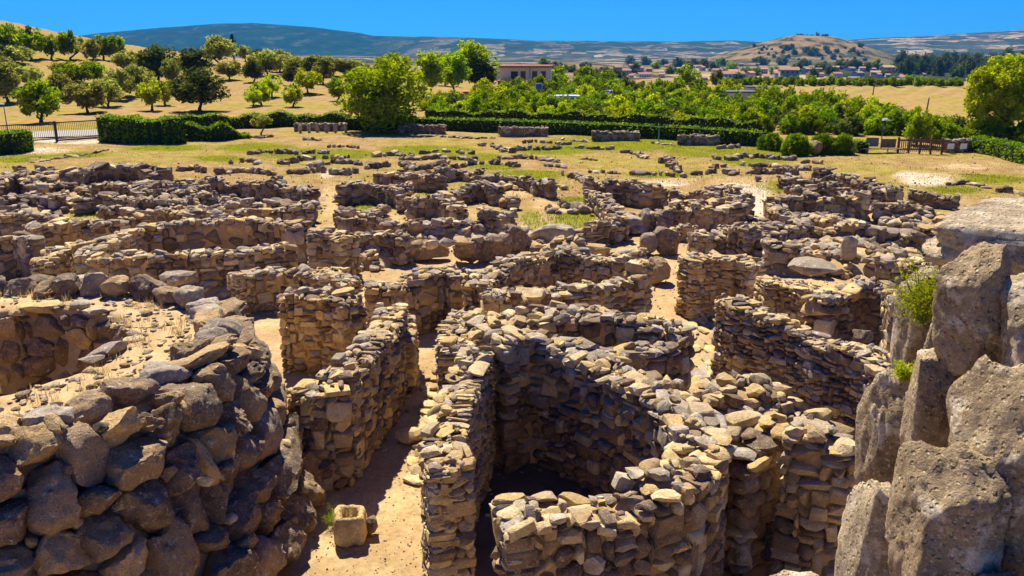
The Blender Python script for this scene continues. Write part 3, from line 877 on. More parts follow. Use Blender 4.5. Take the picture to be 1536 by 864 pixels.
def build_right():
    root = thing('cyclopean_wall', 'towering wall of huge pale grey lichen-spotted boulders, right foreground', 'wall', (3.2, 5.0, 0))
    B = [  # px box, camera depth, seed, squareness, tilt
        ((1392, 292, 1640, 430), 5.5, 11, 4.2, (-.10, .10, .1)),
        ((1400, 366, 1520, 556), 4.62, 12, 3.3, (.0, .16, .3)),
        ((1494, 390, 1660, 590), 4.4, 13, 3.0, (.0, .2, .1)),
        ((1338, 392, 1420, 570), 6.3, 14, 3.4, (.0, .2, .3)),
        ((1418, 535, 1660, 930), 4.2, 15, 3.1, (-.1, .30, .2)),
        ((1352, 520, 1470, 720), 4.9, 16, 3.2, (.0, .18, .2)),
        ((1284, 550, 1400, 770), 5.5, 17, 3.0, (.0, .30, .3)),
        ((1330, 664, 1510, 925), 4.15, 18, 3.0, (.0, .25, .2)),
        ((1250, 722, 1370, 980), 4.8, 19, 2.8, (.0, .32, .3)),
        ((1440, 860, 1580, 1020), 3.9, 20, 2.9, (0, .1, .2)),
        ((1620, 560, 1780, 860), 4.1, 21, 3.0, (0, .1, 0)), ((1640, 400, 1800, 570), 4.6, 22, 3.0, (0, 0, .2)),
        ((1290, 910, 1450, 1090), 4.3, 23, 2.9, (0, .1, .3)), ((1470, 480, 1560, 620), 4.8, 24, 2.8, (.1, .2, .3)),
        ((1385, 680, 1480, 820), 5.0, 25, 2.7, (.1, .2, .3)), ((1240, 860, 1330, 1040), 5.0, 26, 2.7, (.1, .3, .3)),
        ((1380, 440, 1470, 600), 5.9, 27, 2.9, (.1, .1, .3)),
    ]
    rr = np.random.RandomState(8)
    for (x0, y0, x1, y1), tdep, seed, p, rot in B:
        c = D((x0 + x1) / 2, (y0 + y1) / 2, tdep)
        n = Vector((-.62, -.42, .66)) if seed != 11 else Vector((-.22, -.22, .95))
        n = (n + Vector(rr.normal(size=3) * .14)).normalized()
        rm = Euler((-.15 + rr.normal() * .06, rr.normal() * .10, rr.normal() * .2)).to_matrix()
        me = big_boulder(seed, 6.5, 6, .12, planes=((n[:], .9), ((-.5, -.8, .1), 1.0)) if seed not in (11, 14, 16) else (((-.1, -.1, 1), .93),))
        v = np.array([q.co[:] for q in me.vertices]) @ np.array(rm).T
        g_ = 9; x0, x1, y0, y1 = x0 - 3, x1 + g_, y0 - 4, y1 + g_
        w = (x1 - x0) * tdep / F; h = (y1 - y0) * tdep / F
        sc_ = np.array([w, min(w, h) * .9, h])
        if seed == 11:      # the broad flat slab on top
            v = np.array([q.co[:] for q in me.vertices]) @ np.array(Euler((.06, .03, -.5)).to_matrix()).T
            me.vertices.foreach_set('co', (v * np.array([2.7, 2.0, .62])).astype(np.float32).ravel()); me.update()
            o = link('slab', me, root); o.location = Vector((4.12, 5.3, 6.78)) - Vector((3.2, 5.0, 0)); continue
        for it in range(6):
            wv = v * sc_ + np.array(c)
            qx, qy = proj(wv[:, 0], wv[:, 1], wv[:, 2])
            fx, fy = (x1 - x0) / (qx.max() - qx.min()), (y1 - y0) / (qy.max() - qy.min())
            sc_ *= np.clip(np.array([fx, math.sqrt(fx * fy), fy]), .6, 1.6)
            dd = depth(c)
            c = c + Vector((1, 0, 0)) * (((x0 + x1) - (qx.max() + qx.min())) / 2 * dd / F) - Vector((0, SP, CP)) * (((y0 + y1) - (qy.max() + qy.min())) / 2 * dd / F)
        me.vertices.foreach_set('co', (v * sc_).astype(np.float32).ravel()); me.update()
        o = link('boulder', me, root); o.location = c - Vector((3.2, 5.0, 0))
    # lower courses and the filling behind, down to the ground
    rs = np.random.RandomState(5)
    for zc in (.5, 1.4, 2.3, 3.2):
        y = 2.6
        while y < 6.4:
            w = rs.uniform(.8, 1.3)
            o = link('boulder', stone_mesh('boulder', rs.randint(12), 4), root)
            o.location = Vector((2.0 - .16 * (zc - 3.2) * -1 + .25 + rs.uniform(-.05, .05), y + w / 2, zc)) - Vector((3.2, 5.0, 0))
            o.rotation_euler = (rs.normal() * .1, rs.normal() * .1, math.pi / 2 + rs.normal() * .1); o.scale = (w * 1.05, 1.0, 1.0)
            y += w
    m = MB().box(3.15 - 3.2, 6.5 - 3.2, 2.4 - 5, 5.6 - 5, -.3, 5.2).box(3.4 - 3.2, 6.4 - 3.2, 3.4 - 5, 5.5 - 5, 5.15, 6.3)
    m.build('rubble_fill', SOILD, root)
    return root
build_right()

# ------------------------------------------------------------------ walls of the village
# foreground: the well-like hut, the lane and its neighbours
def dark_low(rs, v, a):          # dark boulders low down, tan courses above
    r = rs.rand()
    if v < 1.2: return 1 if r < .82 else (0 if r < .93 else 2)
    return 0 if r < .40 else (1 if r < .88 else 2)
wall('thin tan wall ending in a stone pillar, right side of the sandy lane', [(678, 700), (664, 650), (684, 590), (703, 548), (716, 520)], 2.5, .66, size=.21, tan=.74, wea=.06, top_tan=.7, flat=.5, big=.1)
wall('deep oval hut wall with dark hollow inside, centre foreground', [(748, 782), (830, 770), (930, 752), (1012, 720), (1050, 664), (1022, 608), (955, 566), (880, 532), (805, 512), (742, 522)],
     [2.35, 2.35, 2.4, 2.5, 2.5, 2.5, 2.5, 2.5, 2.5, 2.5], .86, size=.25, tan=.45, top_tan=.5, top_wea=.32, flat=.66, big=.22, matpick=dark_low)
wall('lower buttress of dark rubble beside the oval hut', [(1085, 690), (1130, 660), (1165, 640)], [1.9, 2.0, 2.2], 1.0, size=.34, tan=.25, wea=.2, top_tan=.4)
wall('square pillar of stepped tan blocks beside the great boulders', [(1195, 632), (1240, 640), (1282, 650)], [2.55, 2.6, 2.5], .95, size=.30, tan=.82, wea=.05, flat=.55, fams=('block',), top_tan=.85)
heap('spread of broken grey and tan stones on the terrace right of the oval hut', 1110, 668, 120, 40, 1.9, 190, .26, tan=.45, wea=.4)
wall('long diagonal wall of flat grey slabs, right of centre', [(1088, 442), (1128, 462), (1195, 486), (1252, 516), (1308, 540), (1350, 572)], [2.35, 2.35, 2.3, 2.25, 2.2, 2.2], .62, size=.21, tan=.34, wea=.42, top_tan=.5, flat=.5, big=.06)
wall('broad back wall with dark boulders behind the oval hut', [(692, 505), (722, 484), (790, 474), (860, 466), (925, 474), (985, 487), (1022, 488)], [2.0, 2.2, 2.3, 2.4, 2.4, 2.3, 2.2], 1.05, size=.28, tan=.34, wea=.22, top_tan=.42, big=.25)
wall('rough wall of dark stones closing the annexe right of the oval hut', [(905, 540), (960, 530), (1015, 512)], [1.9, 2.0, 2.0], .8, size=.34, tan=.2, wea=.3, big=.3)
wall('lane wall stub between the central hut and the lane', [(700, 462), (686, 492), (684, 528)], [1.9, 1.95, 2.0], .8, size=.22, tan=.5, wea=.3, flat=.55)
wall('tall tan wall with dark patches, left side of the sandy lane', [(503, 566), (538, 524), (571, 490), (588, 460)], [2.1, 2.15, 2.1, 2.0], .76, size=.23, tan=.48, wea=.06, flat=.62, big=.16, top_tan=.6)
wall('low front wall of the hut beside the boulder tower', [(452, 584), (480, 590), (512, 574)], [1.7, 1.85, 2.0], .7, size=.25, tan=.6, wea=.1)
wall('low step wall at the far end of the left lane wall', [(610, 474), (613, 498), (608, 520)], [1.35, 1.3, 1.2], .42, size=.22, tan=.75, wea=.05)
wall('curved tan wall with a rounded end, above the small hut floor', [(425, 438), (470, 440), (512, 446), (532, 458)], [2.0, 2.0, 1.95, 1.8], .95, size=.25, tan=.72, wea=.1, fams=('block',), top_tan=.4, flat=.6)
wall('curving rubble wall with two big dark boulders, mid left of the lane', [(548, 430), (600, 424), (648, 408), (676, 400), (696, 410)], [1.5, 1.55, 1.65, 1.7, 1.7], .85, size=.26, tan=.4, wea=.15, big=.25)
wall('long rubble wall behind the boulder tower', [(345, 410), (400, 402), (470, 408), (530, 420)], [1.3, 1.3, 1.3, 1.3], .8, size=.24, tan=.4, wea=.35)
# central hut
wall('back and left wall of the central double hut', [(712, 428), (742, 402), (780, 384), (840, 380), (900, 385), (940, 390)], [1.75, 1.8, 1.8, 1.8, 1.8, 1.8], .8, size=.24, tan=.42, wea=.22)
wall('pillar of tan blocks at the right end of the central hut', [(948, 392), (972, 396)], [1.9, 1.9], .8, size=.26, tan=.85, wea=.05, fams=('block',), flat=.6)
wall('front wall of the central double hut', [(722, 442), (760, 440), (820, 434), (880, 426), (930, 416), (962, 408)], [1.6, 1.6, 1.55, 1.6, 1.6, 1.7], .75, size=.25, tan=.4, wea=.25, big=.15)
# right middle
wall('square pillar of neat tan courses, right of the paved yard', [(1028, 388), (1075, 384), (1108, 388)], [1.85, 1.85, 1.85], .9, size=.24, tan=.9, wea=.04, fams=('block',), flat=.5, jag=.05)
wall('rounded end of tan wall beside the neat pillar', [(1112, 384), (1138, 396)], [1.9, 1.8], .7, size=.24, tan=.8, wea=.1)
wall('coursed tan wall below the big flat slab', [(1140, 424), (1180, 424), (1218, 436)], [1.75, 1.75, 1.7], .7, size=.24, tan=.85, wea=.08, flat=.5, fams=('block',))
wall('curved wall with dark boulders set in tan mortar, below the fennel plant', [(1226, 448), (1252, 434), (1300, 424), (1345, 436), (1362, 462)], [1.8, 1.85, 1.9, 1.9, 1.9], .8, size=.3, tan=.45, wea=.2, big=.2)
wall('broken wall stub beside the great boulders', [(1290, 470), (1330, 480), (1362, 500)], [.9, .9, .9], .6, size=.3, tan=.5, wea=.3)
# left middle: the large round hut
wall('front wall of the large round hut, left of centre', [(132, 388), (175, 386), (240, 384), (320, 380), (390, 372), (438, 368)], [1.3, 1.3, 1.3, 1.3, 1.3, 1.2], .85, size=.28, tan=.45, wea=.12, big=.15)
wall('left wall of the large round hut', [(128, 384), (150, 368), (190, 352), (205, 346)], [1.3, 1.3, 1.25, 1.2], .8, size=.27, tan=.6, wea=.2)
wall('back wall of the large round hut with great dark boulders', [(205, 340), (270, 334), (350, 330), (420, 333), (455, 342)], [1.35, 1.4, 1.4, 1.4, 1.4], .8, size=.42, tan=.25, wea=.15, top_tan=.5, big=.35, top_size=.26)
wall('stout tan pier with a curved end beside the large round hut', [(462, 352), (495, 350), (525, 358)], [1.55, 1.6, 1.55], 1.0, size=.28, tan=.82, wea=.06, fams=('block',), flat=.6, top_tan=.35)
wall('low tan wall below the curved pier', [(455, 412), (490, 406), (522, 402)], [.75, .75, .75], .6, size=.3, tan=.85, wea=.05, fams=('block',))
wall('rubble wall from the pier towards the boulder kerb', [(532, 352), (575, 350), (612, 356)], [1.1, 1.1, 1.05], .8, size=.3, tan=.4, wea=.25)
wall('wall of lichened dark stones at the left edge of the picture', [(-20, 362), (25, 356), (52, 360)], [1.4, 1.4, 1.4], .9, size=.4, tan=.2, wea=.5, big=.3)
wall('stepped tan stones beside the narrow gap, far left', [(58, 398), (78, 386), (92, 372)], [.95, 1.05, 1.0], .9, size=.34, tan=.8, wea=.1, flat=.5)
wall('grey block wall beside the narrow gap, far left', [(100, 370), (128, 366)], [1.0, 1.0], .6, size=.4, tan=.1, wea=.8)
wall('tan wall of square blocks above the narrow gap, far left', [(40, 342), (75, 336), (105, 330)], [1.0, 1.0, 1.0], .8, size=.36, tan=.8, wea=.1, fams=('block',))
wall('dark rough wall on the left edge above the lichened stones', [(-20, 322), (40, 320), (90, 326)], [1.1, 1.1, .9], .9, size=.32, tan=.15, wea=.3)
wall('dark wall with a reddish block, above the large round hut', [(108, 338), (150, 334), (200, 328)], [1.0, 1.0, .95], .7, size=.38, tan=.2, wea=.2)
# rows of low walls in the left middle distance
ROWS = [
 ('first long low row above the large round hut', [(150, 318), (230, 316), (310, 318), (390, 316), (470, 314)], .75, .7, .34, .4),
 ('short tan wall above the round hut, beside the path gap', [(340, 304), (378, 306)], .8, .7, .38, .75),
 ('dark knot of stones left of the path gap', [(405, 300), (450, 304), (470, 306)], .9, .9, .36, .2),
 ('long dark wall left of the path gap', [(300, 272), (350, 270), (410, 276), (470, 286)], .9, 1.0, .36, .15),
 ('rubble wall crossing below the ring of boulders', [(140, 276), (200, 280), (260, 276), (310, 282)], .8, .8, .36, .25),
 ('second low row below the ring of boulders', [(110, 300), (160, 298), (220, 302), (290, 298)], .7, .8, .34, .25),
 ('low rubble wall at the left edge under the dark heap', [(-10, 298), (40, 294), (90, 298)], .7, .9, .34, .35),
 ('dark stone wall at the left edge, beyond the rubble', [(-10, 276), (30, 268), (60, 278)], .8, .9, .42, .1),
 ('rubble row right of the dark left-edge wall', [(60, 282), (88, 276), (112, 278)], .5, .7, .34, .2),
 ('low wall with pale tops between left rows', [(200, 292), (255, 286), (320, 294)], .6, .7, .32, .4),
 ('wall right of the path gap with a grassy yard behind', [(508, 282), (545, 278), (600, 284), (608, 292)], .9, .9, .34, .3),
 ('straight wall behind the grassy yard', [(562, 262), (620, 264), (668, 268)], .8, .7, .34, .3),
 ('low wall stub right of the straight wall', [(655, 258), (690, 256), (722, 260)], .6, .8, .34, .4),
 ('rubble row in front of the grassy yard', [(505, 312), (545, 314), (580, 310)], .7, .8, .34, .35),
 ('broad heap wall in front of the middle yard', [(612, 300), (655, 296), (690, 304)], 1.0, 1.0, .32, .5),
 ('corner wall of the middle yard', [(662, 288), (690, 280), (725, 276), (748, 282)], .9, .9, .34, .3),
 ('low tail of the corner wall in the middle yard', [(752, 296), (778, 300)], .5, .6, .34, .3),
 ('square knot of stones before the green lawn', [(722, 320), (745, 318), (765, 322)], 1.0, .9, .32, .45),
 ('low wall in front of the middle yard', [(600, 330), (660, 332), (720, 328)], .7, .8, .34, .35),
 ('left stub wall above the boulder kerb', [(505, 332), (550, 328), (592, 334)], .8, .8, .34, .35),
 ('curving row of dark blocks left of the green lawn', [(708, 268), (745, 264), (790, 270), (808, 278)], .6, .6, .42, .2),
 ('upright pair of dark blocks beside the green lawn', [(812, 270), (832, 274)], .9, .6, .5, .2),
 ('left wall of the hut right of the green lawn', [(884, 284), (905, 296), (922, 316), (932, 332)], [.9, .9, .9, .9], .8, .34, .35),
 ('front return of the hut right of the green lawn', [(862, 340), (895, 338), (930, 334)], .8, .8, .34, .3),
 ('back wall of the hut right of the green lawn', [(878, 276), (925, 274), (975, 280), (1002, 280)], 1.1, .7, .34, .5),
 ('inner wall right of the hut yard', [(1005, 286), (1050, 288), (1075, 292)], .9, .8, .34, .5),
 ('front wall right of the hut yard', [(970, 314), (1030, 314), (1080, 312), (1118, 306)], 1.0, .8, .34, .6),
 ('middle rubble row between the front and inner hut walls', [(1010, 304), (1060, 302), (1110, 298)], .9, .8, .32, .4),
 ('knot of dark upright stones beside the pale path', [(1062, 282), (1090, 280), (1122, 300)], .9, .8, .4, .2),
 ('curved front wall of the round hut right of the pale path', [(1156, 304), (1175, 316), (1215, 326), (1260, 328)], .9, .7, .34, .5),
 ('back wall of the round hut right of the pale path', [(1160, 296), (1200, 292), (1250, 296), (1305, 300)], 1.0, .7, .34, .3),
 ('outer back wall behind the right round hut', [(1185, 282), (1230, 278), (1275, 286), (1320, 292)], .8, .9, .34, .2),
 ('short pale wall inside the right round hut', [(1242, 308), (1285, 312)], .6, .5, .34, .85),
 ('dark stone row climbing behind the right round hut', [(1170, 270), (1205, 268), (1250, 270)], .5, .8, .38, .1),
 ('dark diagonal wall on the bare slope, right', [(1226, 258), (1265, 266), (1300, 274), (1345, 288)], .8, .9, .42, .1),
 ('dark low wall at the right edge of the bare slope', [(1368, 284), (1400, 290), (1440, 294)], .7, .7, .4, .1),
 ('rough row right of the right round hut', [(1310, 308), (1350, 310), (1400, 314)], .7, .9, .34, .3),
 ('long low row below the right round hut', [(1130, 344), (1200, 340), (1280, 342), (1330, 346)], 1.0, .8, .34, .45),
 ('rubble wall on the terrace above the neat pillar', [(1105, 352), (1140, 346), (1175, 350)], 1.1, 1.0, .3, .3),
 ('dark slab wall across the terrace', [(1145, 366), (1190, 368), (1240, 372)], 1.0, .9, .34, .25),
 ('rubble wall below the curb boulders, right terrace', [(1290, 344), (1340, 350), (1400, 350)], .9, .9, .34, .35),
 ('lower terrace row beside the great boulders', [(1310, 392), (1350, 388), (1400, 396)], 1.3, 1.0, .36, .4),
 ('wall before the grey rounded boulders', [(868, 372), (920, 374), (965, 380)], .9, .9, .3, .5),
 ('short wall right of the grey rounded boulders', [(1040, 358), (1075, 352), (1098, 346)], .9, .8, .3, .6),
 ('low wall right of the twin grey boulders', [(1005, 340), (1045, 338)], .6, .6, .32, .4),
]
for lab, pts, z, th, s, tn in ROWS:
    zz = z if isinstance(z, list) else [z] * len(pts)
    tn = max(tn - .16, .06)
    wall(lab, pts, zz, th, size=s, tan=tn, wea=.3 if tn < .7 else .12, top_tan=min(tn + .05, .8), big=.22, jag=.2, rag=.45, fams=('block', 'rubble', 'cobble', 'rubble'), flat=.8, name='ruined_wall')
# low stone lines on the grass
LOW = [
 ('stone line on the grass below the low hedge bushes', [(372, 232), (400, 228), (440, 232), (485, 230)], .45, .7),
 ('stone line on the grass under the lone tree', [(488, 222), (520, 220), (535, 222)], .35, .5),
 ('arc of stones on the bright green patch', [(418, 246), (450, 240), (490, 238), (520, 240)], .5, .8),
 ('front arc of stones on the bright green patch', [(460, 250), (500, 246), (545, 248)], .5, .8),
 ('short stone line left on the green patch', [(348, 246), (370, 242), (388, 246)], .4, .6),
 ('low ring of stones right of the green patch', [(545, 254), (590, 248), (620, 252)], .5, .8),
 ('double stone row mid field, below the lone tree', [(632, 232), (665, 228), (705, 232)], .4, .7),
 ('front stone row mid field, below the lone tree', [(600, 240), (650, 238), (712, 240)], .45, .6),
 ('dark stones at the end of the mid-field rows', [(650, 248), (672, 244)], .6, .6),
 ('stepped stone cluster mid field, left part', [(722, 218), (745, 222), (765, 228)], .4, .8),
 ('stepped stone cluster mid field, upper row', [(782, 216), (815, 214), (850, 216)], .4, .7),
 ('stepped stone cluster mid field, lower row', [(768, 226), (800, 224), (838, 224)], .45, .9),
 ('stone row right of the stepped cluster', [(856, 222), (890, 224), (918, 224)], .4, .6),
 ('slanting stone row on the lawn', [(928, 228), (950, 230), (968, 238)], .4, .6),
 ('small stone group on the dry strip', [(815, 250), (845, 252)], .35, .5),
 ('low stone row on the dry strip, right', [(880, 260), (922, 260)], .3, .5),
 ('short stones below the lawn slope', [(868, 238), (892, 240)], .3, .5),
 ('stone tail climbing from the right hut', [(1000, 238), (1008, 250), (1022, 258)], .45, .7),
 ('low row above the right hut', [(945, 262), (985, 262), (1028, 266)], .4, .6),
 ('upper stone spread by the clipped bushes', [(1075, 240), (1110, 236), (1150, 238), (1190, 240)], .45, 1.2),
 ('lower stone spread by the clipped bushes', [(1110, 248), (1150, 250), (1196, 252)], .4, .8),
 ('flat block on the lawn by the clipped bushes', [(1078, 224), (1105, 222)], .5, .9),
 ('ring of stones at the right lawn corner', [(1200, 246), (1215, 244), (1232, 248)], .4, .9),
 ('line of kerb stones on the left grass', [(45, 244), (90, 238), (130, 230), (172, 224)], .18, .4),
 ('low stones on the right slope', [(1415, 278), (1450, 276), (1480, 282)], .3, .5),
 ('stone row at the right edge', [(1495, 286), (1536, 292), (1570, 296)], .4, .6),
 ('dark stones round the small planted tree', [(374, 206), (392, 206), (404, 205)], .3, .9),
 ('two dark stones on the grass left of the lone tree', [(452, 210), (488, 210)], .35, .5),
]
for lab, pts, z, th in LOW:
    stone_line(lab, pts, z, th)
# the ring of boulders upper left
wall('ring of dark boulders on the upper left slope', [(102, 262), (130, 254), (170, 250), (210, 252), (245, 262)], [.8, .8, .8, .8, .7], 1.2, size=.55, tan=.08, wea=.25, name='ruined_wall', fams=('rubble', 'cobble'), flat=.9)
boulder('large single dark boulder in the ring on the upper left', 213, 272, 27, 27, .1, 1, k=3)
# kerb of great boulders left of centre
def kerb():
    root_pts = [(592, 392, 28, 34, 1), (640, 394, 46, 28, 3), (668, 396, 0, 0, 0), (700, 398, 32, 34, 3), (738, 396, 44, 40, 3), (775, 380, 32, 38, 3), (826, 370, 56, 30, 2), (560, 388, 26, 26, 2)]
    c0 = P(690, 398, 0)
    root = thing('boulder_kerb', 'kerb of huge brown blocks behind the sunken path', 'wall', (c0.x, c0.y, 0))
    for i, (x, y, w, h, m) in enumerate(root_pts):
        if not w: continue
        c = P(x, y, 0); d = depth(c); ww, hh = w * d / F * 1.45, h * d / F * 1.15
        o = link('block', stone_mesh('boulder', (i * 5) % 12, m), root)
        o.location = (c.x - c0.x, c.y - c0.y + .45, hh * .45); o.scale = (ww, .9, hh); o.rotation_euler = (0, 0, (i % 3 - 1) * .15)
    for i, (x, y) in enumerate([(648, 366), (668, 364), (690, 362), (715, 360), (625, 368), (758, 356)]):
        c = P(x, y, .95); o = link('cap_stone', stone_mesh('rubble', i, (0, 2, 0, 2, 3, 2)[i]), root)
        o.location = (c.x - c0.x, c.y - c0.y + .2, .9); o.scale = (.5 + .2 * (i % 3), .5, .38); o.rotation_euler = (0, .05, i)
kerb()
heap('earth bank of mixed rubble left of the boulder kerb', 560, 392, 40, 14, .8, 60, .34, tan=.5)
heap('low rubble spread behind the boulder kerb', 690, 352, 110, 8, .5, 120, .36, tan=.35)
heap('jumbled stones on the terrace round the standing stone', 1260, 392, 130, 22, .9, 240, .34, tan=.4, wea=.4)
heap('pale flat rubble in front of the big slab', 1180, 400, 60, 14, .8, 80, .34, tan=.55)
heap('rubble slope beside the great boulders', 1350, 410, 50, 24, 1.0, 100, .36, tan=.45)
heap('stone tumble below the left edge walls', 60, 312, 90, 10, .6, 130, .36, tan=.3)
heap('tumbled stones between the left rows', 250, 308, 130, 7, .5, 140, .34, tan=.3)
heap('tumbled stones above the left rows', 240, 286, 110, 7, .5, 110, .36, tan=.2)
heap('rubble spread right of the path gap', 560, 300, 60, 6, .5, 80, .36, tan=.3)
heap('rubble at the left foot of the right round hut', 1120, 340, 50, 6, .4, 60, .34, tan=.3)
heap('tumbled stones behind the central double hut', 850, 392, 60, 8, 1.2, 80, .26, tan=.5)
heap('stones fallen inside the right round hut', 1340, 326, 60, 8, .5, 90, .36, tan=.3)
heap('scattered flat stones on the green lawn', 855, 316, 40, 5, .12, 26, .45, tan=.3, wea=.5)
heap('rubble filling between the terrace walls', 1150, 384, 50, 10, .9, 90, .3, tan=.4)
heap('broken stones at the foot of the left lane wall', 520, 690, 26, 12, .3, 24, .3, tan=.7)
heap('stones below the curved tan wall', 480, 520, 36, 12, .3, 40, .28, tan=.3)
heap('stone spill between round hut and tower', 240, 438, 150, 9, .5, 110, .34, tan=.4)
# single stones that stand out
boulder('grey rounded boulder, left of the twin pair', 955, 352, 60, 26, 0, 2, k=1)
boulder('tall grey rounded boulder, middle of the pair', 968, 350, 34, 36, 0, 2, k=4)
boulder('round brown boulder right of the pair', 996, 352, 30, 36, 0, 3, k=7)
boulder('brown boulder in front of the twin pair', 1002, 384, 44, 42, .0, 3, k=2)
boulder('pale slanting boulder in front of the twin pair', 974, 384, 30, 34, .0, 2, k=9)
boulder('dark block standing in the yard behind the central hut', 990, 428, 38, 40, 0, 3, k=5)
boulder('leaning dark stone beside the clipped bushes', 1222, 233, 24, 22, 0, 1, k=6, rz=.4)
boulder('upright notched tan stone on the terrace', 1273, 390, 24, 36, .5, 2, fam='block', k=3, dep=.8)
boulder('large flat pale slab lying on the terrace', 1222, 416, 66, 22, .9, 2, fam='block', k=5, rz=.2)
boulder('long humped pale boulder on the right terrace', 1332, 366, 44, 22, .5, 2, k=8)
boulder('dark squared block at the right terrace edge', 1384, 366, 34, 18, .6, 1, fam='block', k=6)
boulder('dark reddish stone lying on the diagonal wall', 1299, 516, 32, 20, 2.2, 1, k=10)
boulder('small round stone on the mid-field grass', 992, 246, 10, 10, 0, 1, k=10)
boulder('lone dark stone on the dry strip', 1138, 272, 10, 8, 0, 1, k=11)
boulder('dark squared stone block at the back rim of the tower', 54, 438, 50, 24, 3.1, 1, fam='block', k=2)
boulder('long dark rim stone behind the tower hollow', 118, 432, 60, 16, 3.1, 2, fam='rubble', k=2)
boulder('pale pointed rim stone behind the tower hollow', 260, 432, 50, 20, 3.1, 2, fam='rubble', k=4)
boulder('pale flat stone in the middle of the lane', 613, 668, 42, 22, 0, 0, fam='block', k=7, dep=.7)
boulder('pale shard lying in the lane below the flat stone', 626, 716, 24, 12, 0, 0, fam='block', k=9, dep=1.6)
# stone trough in the lane
def trough():
    c = P(522, 822, 0)
    root = thing('stone_trough', 'small hollowed tan stone trough standing in the shaded lane', 'trough', (c.x, c.y + .3, 0), .15, None, (.68, .68, .8))
    m = MB(); V_, F_ = [], []
    rs = np.random.RandomState(3); N = 28
    prof = [(.36, 0), (.41, .12), (.40, .38), (.37, .60), (.31, .64), (.23, .60), (.20, .42), (.0, .38)]
    for r, z in prof:
        for k in range(N):
            a = 2 * math.pi * k / N; q = (abs(math.cos(a)) ** 5 + abs(math.sin(a)) ** 5) ** (-1 / 5)
            j = mnoise.noise(Vector((math.cos(a) * 2, math.sin(a) * 2, z * 3))) * .05
            V_.append(((r * q + 1.8 * j * (r > 0)) * math.cos(a), (r * q + 1.8 * j * (r > 0)) * math.sin(a), z + j * .5 * (z > 0)))
    for i in range(len(prof) - 1):
        for k in range(N): F_.append((i * N + k, i * N + (k + 1) % N, (i + 1) * N + (k + 1) % N, (i + 1) * N + k))
    link('basin', mesh_from('basin', V_, F_, TAN, True), root)
    o = link('side_stone', stone_mesh('rubble', 3, 1), root); o.location = (.5, .15, .2); o.scale = (.34, .4, .42)
trough()
# paving slabs on the yard right of centre
def paving():
    rs = np.random.RandomState(21)
    root = thing('paved_yard', 'uneven pale paving slabs of the yard left of the diagonal wall', 'paving', P(1050, 540, 0)[:])
    base = Vector(root.location); st = []
    for j, y in enumerate(np.linspace(592, 462, 15)):
        x0 = 1032 - (y < 480) * 5; x1 = 1078 + max(0, (y - 560)) * .6
        n = 2 + int(rs.rand() > .4)
        for i in range(n):
            c = P(x0 + (x1 - x0) * (i + .5) / n + rs.uniform(-5, 5), y + rs.uniform(-3, 3), 0.0); d = depth(c)
            w = (x1 - x0) / n * d / F
            M = Matrix.Translation(c + Vector((0, 0, .02))) @ Euler((rs.normal() * .03, rs.normal() * .03, rs.normal() * .25)).to_matrix().to_4x4() @ Matrix.Diagonal((w * 1.02, rs.uniform(.45, .75), .12, 1))
            st.append(('block', rs.randint(12), 0 if rs.rand() < .8 else 2, M, w, .8))
    emit(root, st, name='slab')
    root = thing('stepping_stones', 'row of worn pale stones along the right edge of the lane', 'paving', P(650, 600, 0)[:])
    st = []
    for y in np.linspace(720, 520, 17):
        x = np.interp(y, [520, 580, 640, 720], [672, 655, 640, 622]); c = P(x + rs.uniform(-7, 7), y, 0); s = rs.uniform(.3, .55)
        st.append(('block', rs.randint(12), 0, Matrix.Translation(c + Vector((0, 0, .03))) @ Euler((0, 0, rs.uniform(0, 6))).to_matrix().to_4x4() @ Matrix.Diagonal((s, s * .7, .12, 1)), s, .8))
    emit(root, st, name='slab')
paving()

# dark earth floor of the oval hut
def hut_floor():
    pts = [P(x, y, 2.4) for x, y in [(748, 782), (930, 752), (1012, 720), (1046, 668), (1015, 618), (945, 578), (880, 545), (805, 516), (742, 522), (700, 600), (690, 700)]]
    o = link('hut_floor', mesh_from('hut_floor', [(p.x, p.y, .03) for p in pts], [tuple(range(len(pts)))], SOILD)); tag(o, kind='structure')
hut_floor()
for lab, x, y, rx, ry, h, n, s_ in [
 ('rubble strewn left of the pale path, middle distance', 1010, 330, 70, 7, .3, 70, .34), ('rubble spread along the left edge, far rows', 60, 268, 80, 6, .35, 70, .42),
 ('stone spill above the middle yard', 640, 268, 80, 5, .3, 70, .4), ('low debris between lawn and hut row', 790, 282, 60, 5, .25, 50, .4),
 ('debris in front of the right round hut', 1220, 334, 70, 5, .35, 70, .36), ('debris along the second left row', 330, 292, 90, 6, .4, 90, .36),
 ('debris behind the large round hut', 300, 324, 150, 5, .45, 130, .34), ('stone litter below the dark slope wall', 1290, 300, 60, 6, .4, 70, .38),
 ('stone litter right of the lane head', 760, 372, 70, 7, .6, 70, .32), ('broken stones across the right terrace top', 1180, 358, 80, 6, .8, 100, .32),
 ('litter of stones by the right edge of the terrace', 1380, 336, 60, 7, .6, 80, .36), ('debris between the left wall rows, upper', 150, 290, 90, 5, .4, 80, .36)]:
    heap(lab, x, y, rx, ry, h, n, s_, tan=.25, wea=.35)

